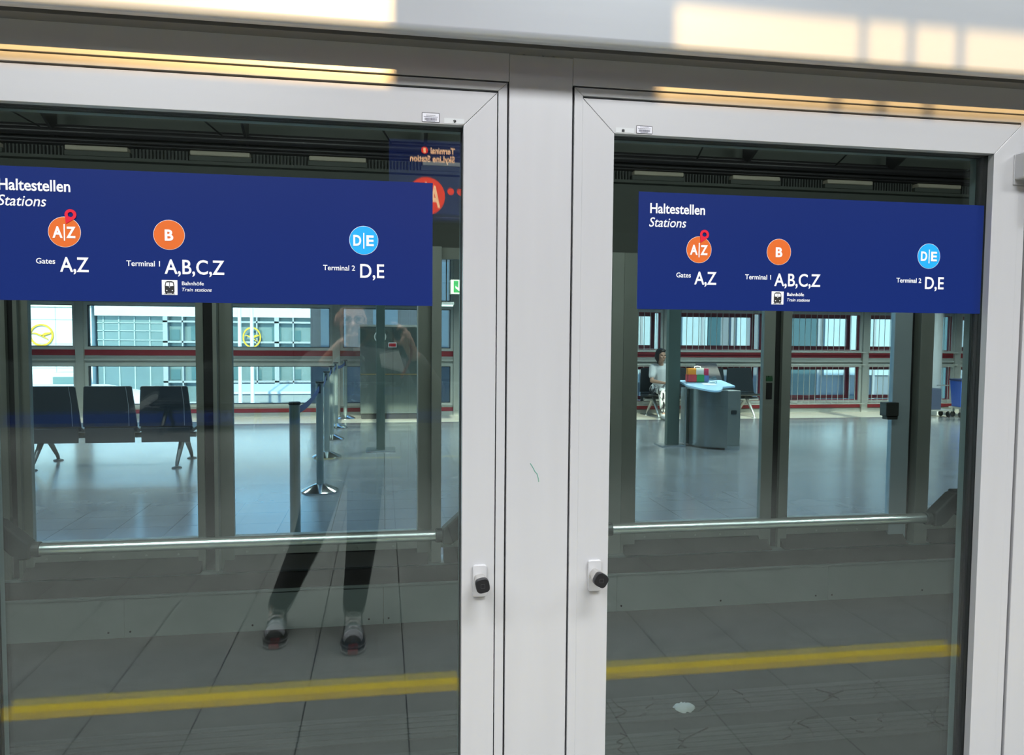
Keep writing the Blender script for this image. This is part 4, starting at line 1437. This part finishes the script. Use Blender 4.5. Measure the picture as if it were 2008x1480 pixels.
# aircraft
t = thing('aircraft', 'white airliner fuselage parked outside behind the seats', 'aircraft', (-17, 45, -5))
m = MB()
m.tube([(-36, 45, -2.9), (-33, 45, -3.1), (-28, 45, -3.2), (-15.5, 45, -3.2), (-13.6, 45, -3.3), (-12.5, 45, -3.55), (-12.0, 45, -3.75)], [0.7, 1.3, 1.75, 1.75, 1.45, 0.85, 0.25], 28)
m.build('fuselage', mat('aircraft_white', (0.88, 0.90, 0.88), 0.35), t, smooth=True)
m = MB()
for i in range(14):
    m.lathe([(0.09, 0), (0.09, 0.03)], (-27 + i * 0.75, 43.23, -2.95), 10, 'y')
m.build('cabin_window', mat('cabin_dark', (0.05, 0.06, 0.07), 0.3), t)
m = MB()
m.prism([(-36, -2.6), (-33.5, -2.0), (-35, 1.5), (-36.6, 1.5)], 'y', 44.9, 45.1)
m.build('tail_fin', mat('fin_white', (0.8, 0.82, 0.85), 0.4), t)
m = MB()
for x in (-16, -26):
    m.tube([(x, 45, -4.6), (x, 45, -5 + 0.05)], 0.3, 12)
m.build('landing_gear', DARKPL, t)
t = thing('service_truck', 'white service truck outside behind the airliner', 'truck', (-18.6, 50, -5))
m = MB()
m.add([(-20.5, 49, -4.5), (-17.8, 49, -4.5), (-17.8, 51, -4.5), (-20.5, 51, -4.5), (-20.1, 49.2, -1.0), (-18.4, 49.2, -1.0), (-18.4, 50.8, -1.0), (-20.1, 50.8, -1.0)],
      [(0, 1, 2, 3), (4, 5, 6, 7), (0, 1, 5, 4), (1, 2, 6, 5), (2, 3, 7, 6), (3, 0, 4, 7)])
m.build('cab', mat('truck_white', (0.80, 0.80, 0.76), 0.5), t, bevel=0.1)
MB().box(-19.9, -18.5, 48.9, 49.2, -1.9, -1.25).build('windscreen', mat('truck_glass', (0.2, 0.3, 0.28), 0.2), t)
for x in (-20.0, -18.3):
    MB().lathe([(0.45, -0.15), (0.45, 0.15)], (x, 49.1, -4.55), 18, 'y').build('wheel', DARKPL, t)
# low hall under the office building
t = thing('low_hall', 'low grey service hall outside at the foot of the office building', 'building', (-8.5, 52, -5))
MB().box(-11.2, -4.0, 50.5, 56, -5, -2.45).build('wall', mat('hall_grey', (0.34, 0.36, 0.36), 0.7, vary=0.15, scale=1), t)
MB().prism([(50.3, -2.45), (56, -2.45), (56, -2.15), (50.3, -2.3)], 'x', -11.4, -3.8).build('roof', mat('hall_roof', (0.66, 0.68, 0.66), 0.6), t)
m = MB()
for i in range(4):
    m.box(-10.8 + i * 1.4, -10.0 + i * 1.4, 50.42, 50.5, -4.6, -3.0)
m.build('door', mat('hall_door', (0.16, 0.18, 0.18), 0.6), t)
# dark neighbouring block and glazed gate building on the right
o = thing('dark_block', 'dark grey building part outside behind the fire cabinet', 'building', (1.0, 17, -5))
MB().box(-1.75, 5.9, 17.5, 22, -5, 6).build('wall', mat('dark_cladding', (0.045, 0.055, 0.075), 0.6, vary=0.15, scale=1), o)
m = MB()
for i in range(6):
    m.box(-1.5 + i * 1.25, -0.9 + i * 1.25, 17.42, 17.5, 0.9, 3.3)
m.build('window', mat('dark_window', (0.10, 0.14, 0.19), 0.15), o)
t = thing('gate_building', 'grey clad gate building outside the right windows', 'building', (10, 19, -5))
MB().box(6.0, 26, 19.0, 26, -5, 7).build('wall', mat('gate_cladding', (0.17, 0.19, 0.22), 0.5, vary=0.12, scale=1.5), t)
PB = mat('gate_pale_pane', (0.38, 0.46, 0.50), 0.3, vary=0.08)
PD = mat('gate_dark_pane', (0.05, 0.10, 0.12), 0.2)
for (a, b, z0, z1, mm) in ((6.3, 7.6, 0.2, 4, PB), (7.9, 8.2, -1, 4, PB), (8.35, 9.1, -2, 4, PB), (9.12, 9.5, -2, 4, PD), (10.0, 10.3, 1.0, 2.1, PB),
                           (11.6, 12.6, -1.5, 3, PD), (12.75, 13.75, 0.4, 3, PB), (13.9, 14.9, 0.4, 3.2, PB), (11.0, 15.2, -2.0, -0.2, PD), (6.3, 8.1, -2, -0.2, PB), (15.3, 17, -1, 3, PD)):
    MB().box(a, b, 18.9, 19.0, z0, z1).build('pane', mm, t)
m = MB()
for i in range(14):
    x = 6.2 + i * 0.9
    m.box(x, x + 0.07, 18.86, 18.92, -5, 7)
m.build('facade_fin', mat('gate_fin', (0.28, 0.29, 0.31), 0.5), t)


# ================================================================== PEOPLE
def hand(mb, wrist, palm_c, dirs, thumb, r=0.0085):
    """palm as flattened union, four fingers given as chains, thumb chain"""
    w, p = Vector(wrist), Vector(palm_c)
    mb.limb(w, p, 0.027, 0.030)
    for ch in dirs:
        rr = r
        for i in range(len(ch) - 1):
            mb.limb(ch[i], ch[i + 1], rr, rr * 0.92)
            rr *= 0.92
    rr = r * 1.15
    for i in range(len(thumb) - 1):
        mb.limb(thumb[i], thumb[i + 1], rr, rr * 0.9)
        rr *= 0.9


def head(mb, c, yaw, s=1.0, face=1):
    """head centred on c, looking along +y for face=1 (turned by yaw)"""
    rot = Matrix.Rotation(yaw, 3, 'Z')
    c = Vector(c)

    def P(x, y, z):
        return c + rot @ Vector((x * s, y * s * face, z * s))

    def E(x, y, z, rx, ry, rz):
        mb.ell(P(x, y, z), rx * s, ry * s, rz * s, 20, 14, rot)
    E(0, -0.012, 0.035, 0.076, 0.094, 0.088)
    E(0, 0.012, -0.03, 0.062, 0.074, 0.085)
    E(0, 0.040, -0.085, 0.036, 0.042, 0.030)
    mb.limb(P(0, 0.082, 0.012), P(0, 0.104, -0.028), 0.010 * s, 0.015 * s)
    E(0, 0.088, -0.058, 0.024, 0.010, 0.007)
    E(0, 0.086, -0.070, 0.020, 0.010, 0.007)
    for q in (-1, 1):
        E(q * 0.033, 0.077, 0.026, 0.022, 0.012, 0.008)
        E(q * 0.040, 0.064, -0.020, 0.024, 0.022, 0.022)
        E(q * 0.077, -0.008, 0.0, 0.010, 0.020, 0.032)
    return P, E


def shoe(parent, toe, heel, zl):
    toe, heel = Vector(toe), Vector(heel)
    d = (toe - heel)
    d.z = 0
    L = d.length
    t_ = d.normalized()
    n_ = Vector((-t_.y, t_.x, 0))
    o = heel

    def W(u, v, z):
        q = o + t_ * (u * L) + n_ * (v * 1.16)
        return (q.x, q.y, z)
    prof = [(-0.02, 0.026), (0.05, 0.038), (0.25, 0.038), (0.5, 0.041), (0.7, 0.050), (0.88, 0.044), (0.97, 0.028), (1.0, 0.012)]

    def slab(z0, z1, k):
        m = MB()
        loop = [(u, v * k) for (u, v) in prof] + [(u, -v * k) for (u, v) in reversed(prof)]
        vs = [W(u, v, z0) for (u, v) in loop] + [W(u, v, z1) for (u, v) in loop]
        n = len(loop)
        m.add(vs, [tuple(range(n)), tuple(range(2 * n - 1, n - 1, -1))] + [(i, i + n, (i + 1) % n + n, (i + 1) % n) for i in range(n)])
        return m
    up_ = MB()
    up_.limb(W(0.10, 0, 0.055), W(0.13, 0, 0.13), 0.040, 0.047)
    up_.limb(W(0.12, 0, 0.055), W(0.55, 0, 0.052), 0.045, 0.048)
    up_.limb(W(0.30, 0, 0.085), W(0.60, 0, 0.060), 0.038, 0.036)
    up_.limb(W(0.55, 0, 0.052), W(0.84, 0, 0.045), 0.050, 0.038)
    sh = sculpt(up_, 'shoe', SHOE, parent, 0.006, 3)
    slab(0.0, 0.008, 1.04).build('outsole', SHOE, sh, bevel=0.002)
    MB().box(*sorted((W(0.9, -0.02, 0)[0], W(0.9, 0.02, 0)[0])), W(0.955, 0, 0)[1], W(1.0, 0, 0)[1] + 0.004, 0.004, 0.03).build('toe_tip', SHOERED, sh, bevel=0.006)
    slab(0.008, 0.014, 1.06).build('midsole', SHOESOLE, sh, bevel=0.002)
    slab(0.014, 0.040, 1.02).build('mudguard', SHOE, sh, bevel=0.005)
    tc_ = MB()
    tc_.ell(W(0.74, 0, 0.058), 0.047, 0.045, 0.036, 18, 12)
    tc_.build('toe_cap', SHOEGREY, sh, smooth=True)
    l = MB()
    for i in range(5):
        u = 0.36 + 0.075 * i
        zt_ = 0.128 - 0.0075 * i - (0.004 * i if i > 2 else 0)
        l.tube([W(u, -0.030, zt_ - 0.018), W(u + 0.02, -0.012, zt_), W(u + 0.03, 0.012, zt_), W(u + 0.045, 0.030, zt_ - 0.018)], 0.005, 6)
        l.tube([W(u, 0.030, zt_ - 0.018), W(u + 0.02, 0.012, zt_), W(u + 0.03, -0.012, zt_), W(u + 0.045, -0.030, zt_ - 0.018)], 0.005, 6)
    l.build('laces', LACE, sh)
    tg = MB()
    tg.limb(W(0.22, 0, 0.158), W(0.34, 0, 0.128), 0.019, 0.021)
    tg.build('tongue', TONGUE, sh, smooth=True)
    return sh


# ---- photographer, mirrored in the left door glass
ph = thing('person', 'person in dark jacket photographing with a phone, mirrored in the left glass', 'person', (-0.3, -2.05, 0))
HC = (-0.165, -2.27, 1.545)
b = MB()
P_, E_ = head(b, HC, R(-8), 0.97)
b.limb((-0.165, -2.29, 1.36), (-0.165, -2.27, 1.48), 0.056, 0.052)
# torso and legs under the clothes
b.limb((-0.165, -2.27, 1.30), (-0.18, -2.22, 0.95), 0.115, 0.105)
b.limb((-0.30, -2.27, 1.34), (-0.03, -2.27, 1.34), 0.06, 0.06)
for (sh_, el, wr_) in (((0.02, -2.26, 1.33), (0.235, -2.06, 1.205), (0.125, -1.80, 1.41)),
                       ((-0.35, -2.26, 1.33), (-0.44, -2.03, 1.13), (-0.225, -1.80, 1.395))):
    b.limb(sh_, el, 0.048, 0.040)
    b.limb(el, wr_, 0.040, 0.027)
HIP = [(-0.085, -2.19, 0.88), (-0.245, -2.19, 0.88)]
KNEE = [(-0.105, -2.03, 0.47), (-0.365, -2.07, 0.475)]
ANK = [(-0.150, -1.975, 0.10), (-0.525, -2.085, 0.10)]
for h_, k_, a_ in zip(HIP, KNEE, ANK):
    b.limb(h_, k_, 0.075, 0.052)
    b.limb(k_, a_, 0.050, 0.036)
# right hand (+x): thumb below, fingers over the top edge of the phone
hand(b, (0.125, -1.80, 1.41), (0.105, -1.765, 1.452),
     [[(0.110, -1.755, 1.478), (0.078, -1.738, 1.515), (0.052, -1.720, 1.530), (0.036, -1.716, 1.532)],
      [(0.118, -1.750, 1.466), (0.098, -1.730, 1.504), (0.074, -1.716, 1.512), (0.060, -1.716, 1.504)],
      [(0.122, -1.750, 1.452), (0.116, -1.728, 1.484), (0.094, -1.716, 1.486), (0.078, -1.717, 1.478)],
      [(0.122, -1.754, 1.440), (0.122, -1.730, 1.462), (0.104, -1.717, 1.464), (0.090, -1.718, 1.458)]],
     [(0.100, -1.770, 1.438), (0.074, -1.752, 1.438), (0.050, -1.736, 1.446)])
# left hand (-x): four fingers spread along the back of the phone
hand(b, (-0.225, -1.80, 1.395), (-0.180, -1.765, 1.432),
     [[(-0.172, -1.752, 1.460), (-0.150, -1.728, 1.472), (-0.118, -1.716, 1.472), (-0.092, -1.717, 1.466)],
      [(-0.170, -1.750, 1.446), (-0.148, -1.726, 1.456), (-0.114, -1.716, 1.456), (-0.086, -1.717, 1.452)],
      [(-0.172, -1.752, 1.432), (-0.150, -1.728, 1.441), (-0.118, -1.717, 1.440), (-0.092, -1.717, 1.438)],
      [(-0.176, -1.756, 1.420), (-0.158, -1.732, 1.426), (-0.130, -1.718, 1.426), (-0.106, -1.718, 1.427)]],
     [(-0.178, -1.775, 1.448), (-0.150, -1.765, 1.470), (-0.118, -1.748, 1.478)])
body = sculpt(b, 'body', SKIN, ph, 0.006, 3)
j = MB()
j.limb((-0.165, -2.27, 1.27), (-0.185, -2.20, 0.90), 0.150, 0.140)
j.limb((-0.255, -2.27, 1.22), (-0.255, -2.20, 0.92), 0.115, 0.110)
j.limb((-0.085, -2.27, 1.22), (-0.105, -2.20, 0.92), 0.115, 0.110)
j.limb((-0.315, -2.27, 1.325), (-0.015, -2.27, 1.325), 0.085, 0.085)
j.limb((-0.165, -2.29, 1.36), (-0.165, -2.285, 1.41), 0.085, 0.072)
for (sh_, el, wr_) in (((0.015, -2.26, 1.32), (0.235, -2.06, 1.205), (0.150, -1.865, 1.355)),
                       ((-0.345, -2.26, 1.32), (-0.44, -2.03, 1.13), (-0.275, -1.868, 1.325))):
    j.limb(sh_, el, 0.078, 0.070)
    j.limb(el, wr_, 0.070, 0.048)
sculpt(j, 'jacket', JACKET, ph, 0.010, 4)
tr_ = MB()
tr_.limb((-0.115, -2.19, 0.90), (-0.26, -2.19, 0.90), 0.12, 0.12)
for h_, k_, a_ in zip(HIP, KNEE, ANK):
    a2 = Vector(a_) + (Vector(k_) - Vector(a_)) * 0.15
    tr_.limb(h_, k_, 0.098, 0.076)
    tr_.limb(k_, a2, 0.076, 0.057)
sculpt(tr_, 'trousers', TROUSER, ph, 0.010, 4)
m = MB()
m.prism([(-0.02, 1.385), (0.075, 1.40), (0.11, 1.29), (-0.01, 1.32)], 'y', -2.105, -2.10)
m.build('shirt_print', mat('shirt_pale', (0.50, 0.52, 0.50), 0.8), ph)
hr = MB()
for (x, y, z, rx, ry, rz) in ((0, -0.030, 0.060, 0.083, 0.095, 0.082), (0, 0.028, 0.098, 0.070, 0.058, 0.034), (0, -0.062, 0.01, 0.076, 0.060, 0.085)):
    q = P_(x, y, z)
    hr.ell(q, rx * 0.97, ry * 0.97, rz * 0.97, 20, 14)
sculpt(hr, 'hair', HAIR, ph, 0.007, 3)
g = MB()
for q in (-1, 1):
    n = 20
    pts = [tuple(P_(q * 0.034 + 0.027 * math.cos(2 * math.pi * k_ / n), 0.100, 0.012 + 0.022 * math.sin(2 * math.pi * k_ / n))) for k_ in range(n + 1)]
    g.tube(pts, 0.0016, 6)
    g.tube([tuple(P_(q * 0.060, 0.098, 0.014)), tuple(P_(q * 0.080, 0.0, 0.016))], 0.0016, 6)
g.tube([tuple(P_(-0.008, 0.101, 0.014)), tuple(P_(0.008, 0.101, 0.014))], 0.0016, 6)
g.build('glasses', DARKPL, ph)
e = MB()
for q in (-1, 1):
    e.ell(P_(q * 0.033, 0.081, 0.010), 0.012, 0.008, 0.007, 12, 8)
e.build('eye', EYEM, ph)
shoe(ph, (-0.140, -1.775, 0), (-0.150, -2.075, 0), 0)
shoe(ph, (-0.508, -1.895, 0), (-0.528, -2.19, 0), 0)

# phone held up, lens at the camera point
t = thing('phone', 'smartphone held up sideways by the mirrored photographer', 'phone', (-0.045, -1.706, 1.447))
m = MB()
m.prism(rounded_rect(-0.035, 1.472, 0.150, 0.073, 0.010), 'y', -1.7128, -1.7048)
m.build('case', mat('phone_case', (0.06, 0.10, 0.085), 0.3, 0.3), t, bevel=0.002)
m = MB()
m.prism(rounded_rect(0.006, 1.478, 0.040, 0.042, 0.010), 'y', -1.7049, -1.7034)
m.build('camera_plate', mat('phone_plate', (0.10, 0.13, 0.12), 0.25), t)
m = MB()
m.lathe([(0.0075, -1.7035), (0.0075, -1.7018)], (0.0, 0, 1.48), 20, 'y')
m.lathe([(0.0065, -1.7035), (0.0065, -1.7022)], (0.016, 0, 1.488), 20, 'y')
m.build('lens', KNOBBLK, t)
MB().tube([(0.112, -1.75, 1.45), (0.128, -1.74, 1.41), (0.125, -1.76, 1.375), (0.108, -1.80, 1.33), (0.085, -1.90, 1.28)], 0.006, 8).build('wrist_strap', mat('strap_red', (0.35, 0.04, 0.03), 0.6), t)

# clear bottle in the left hand
t = thing('plastic_bottle', 'clear plastic bottle hanging from the mirrored photographer\'s hand', 'bottle', (-0.10, -1.76, 1.22))
m = MB()
m.lathe([(0.020, 0), (0.032, 0.006), (0.033, 0.05), (0.030, 0.055), (0.033, 0.06), (0.033, 0.11), (0.030, 0.13), (0.014, 0.155), (0.013, 0.175)], (0, 0, 0), 24)
o = m.build('body', CLEAR, smooth=True)
o.location = (-0.088, -1.76, 1.235)
o.rotation_euler = (0, R(-10), 0)
adopt(o, t)
m = MB()
m.lathe([(0.0155, 0.172), (0.0155, 0.192)], (0, 0, 0), 18)
o = m.build('cap', WHITE, smooth=True)
o.location = (-0.088, -1.76, 1.235)
o.rotation_euler = (0, R(-10), 0)
adopt(o, t)

# ---- seated woman in the far hall
wm = thing('person', 'woman in white T-shirt seated on the bench under the windows', 'person', (5.03, 11.75, 0))
b = MB()
WH = (5.0, 11.62, 1.135)
P_, E_ = head(b, WH, R(14), 0.98, -1)
b.limb((5.03, 11.70, 0.96), (5.01, 11.65, 1.07), 0.050, 0.046)
b.limb((5.04, 11.74, 0.88), (5.05, 11.80, 0.53), 0.11, 0.12)
b.limb((4.92, 11.73, 0.93), (5.16, 11.73, 0.93), 0.050, 0.050)
ARM = [((4.88, 11.73, 0.92), (4.83, 11.62, 0.68), (5.03, 11.42, 0.645)), ((5.20, 11.73, 0.92), (5.27, 11.64, 0.70), (5.17, 11.44, 0.665))]
for (s_, e_, w_) in ARM:
    b.limb(s_, e_, 0.044, 0.036)
    b.limb(e_, w_, 0.037, 0.024)
for (w_, dx) in ((ARM[0][2], 1), (ARM[1][2], -1)):
    x, y, z = w_
    hand(b, w_, (x + dx * 0.045, y - 0.012, z + 0.004),
         [[(x + dx * 0.055, y - 0.03 + 0.016 * i, z + 0.012), (x + dx * 0.092, y - 0.035 + 0.016 * i, z + 0.010), (x + dx * (0.118 - 0.005 * abs(i - 1)), y - 0.03 + 0.016 * i, z - 0.008)] for i in range(4)],
         [(x + dx * 0.03, y - 0.035, z + 0.012), (x + dx * 0.05, y - 0.055, z + 0.012), (x + dx * 0.072, y - 0.062, z + 0.004)])
LEG = [((4.95, 11.78, 0.50), (4.93, 11.36, 0.52), (4.96, 11.33, 0.10)), ((5.14, 11.78, 0.50), (5.05, 11.34, 0.60), (5.03, 11.14, 0.36))]
for (h_, k_, a_) in LEG:
    b.limb(h_, k_, 0.070, 0.050)
    b.limb(k_, a_, 0.048, 0.034)
sculpt(b, 'body', SKIN, wm, 0.007, 3)
s = MB()
s.limb((5.04, 11.74, 0.86), (5.05, 11.79, 0.56), 0.135, 0.140)
s.limb((4.93, 11.73, 0.925), (5.15, 11.73, 0.925), 0.068, 0.068)
for (s_, e_, w_) in ARM:
    e2 = Vector(s_) + (Vector(e_) - Vector(s_)) * 0.62
    s.limb(s_, e2, 0.062, 0.062)
sculpt(s, 't_shirt', TSHIRT, wm, 0.008, 3)
s = MB()
s.limb((4.97, 11.79, 0.51), (5.12, 11.79, 0.51), 0.12, 0.12)
for (h_, k_, a_) in LEG:
    a2 = Vector(a_) + (Vector(k_) - Vector(a_)) * 0.18
    s.limb(h_, k_, 0.092, 0.070)
    s.limb(k_, a2, 0.072, 0.062)
PATT = mat('patterned_fabric', (0.3, 0.3, 0.3), 0.8, vary=0.9, scale=14, stretch=(1.5, 1.5, 0.5))
rn = PATT.node_tree
for n_ in rn.nodes:
    if n_.type == 'MIX':
        n_.inputs[6].default_value = (0.008, 0.008, 0.01, 1)
        n_.inputs[7].default_value = (0.8, 0.8, 0.78, 1)
        lk = n_.inputs[0].links[0]
        src = lk.from_socket
        rn.links.remove(lk)
        cr_ = rn.nodes.new('ShaderNodeValToRGB')
        cr_.color_ramp.elements[0].position = 0.46
        cr_.color_ramp.elements[1].position = 0.54
        rn.links.new(src, cr_.inputs[0])
        rn.links.new(cr_.outputs[0], n_.inputs[0])
        break
sculpt(s, 'trousers', PATT, wm, 0.009, 3)
s = MB()
for (x, y, z, rx, ry, rz) in ((0, -0.028, 0.058, 0.087, 0.098, 0.086), (0, 0.026, 0.098, 0.074, 0.060, 0.036), (0, -0.070, -0.01, 0.082, 0.060, 0.10), (0.065, -0.02, -0.02, 0.030, 0.05, 0.09), (-0.065, -0.02, -0.02, 0.030, 0.05, 0.09), (0.03, -0.10, -0.08, 0.05, 0.04, 0.09)):
    s.ell(P_(x, y, z), rx, ry, rz, 18, 12)
sculpt(s, 'hair', HAIR, wm, 0.008, 3)
e = MB()
for q in (-1, 1):
    e.ell(P_(q * 0.033, 0.082, 0.012), 0.013, 0.008, 0.007, 12, 8)
e.build('eye', EYEM, wm)
for (x, y, z, dz) in ((4.96, 11.30, 0.05, 0.0), (5.03, 11.10, 0.33, -0.03)):
    s = MB()
    s.limb((x, y + 0.06, z + 0.02), (x - 0.01, y - 0.11, z - 0.005 + dz), 0.046, 0.038)
    s.limb((x, y + 0.05, z + 0.06), (x, y + 0.04, z + 0.09), 0.040, 0.040)
    sculpt(s, 'shoe', LACE, wm, 0.008, 2)
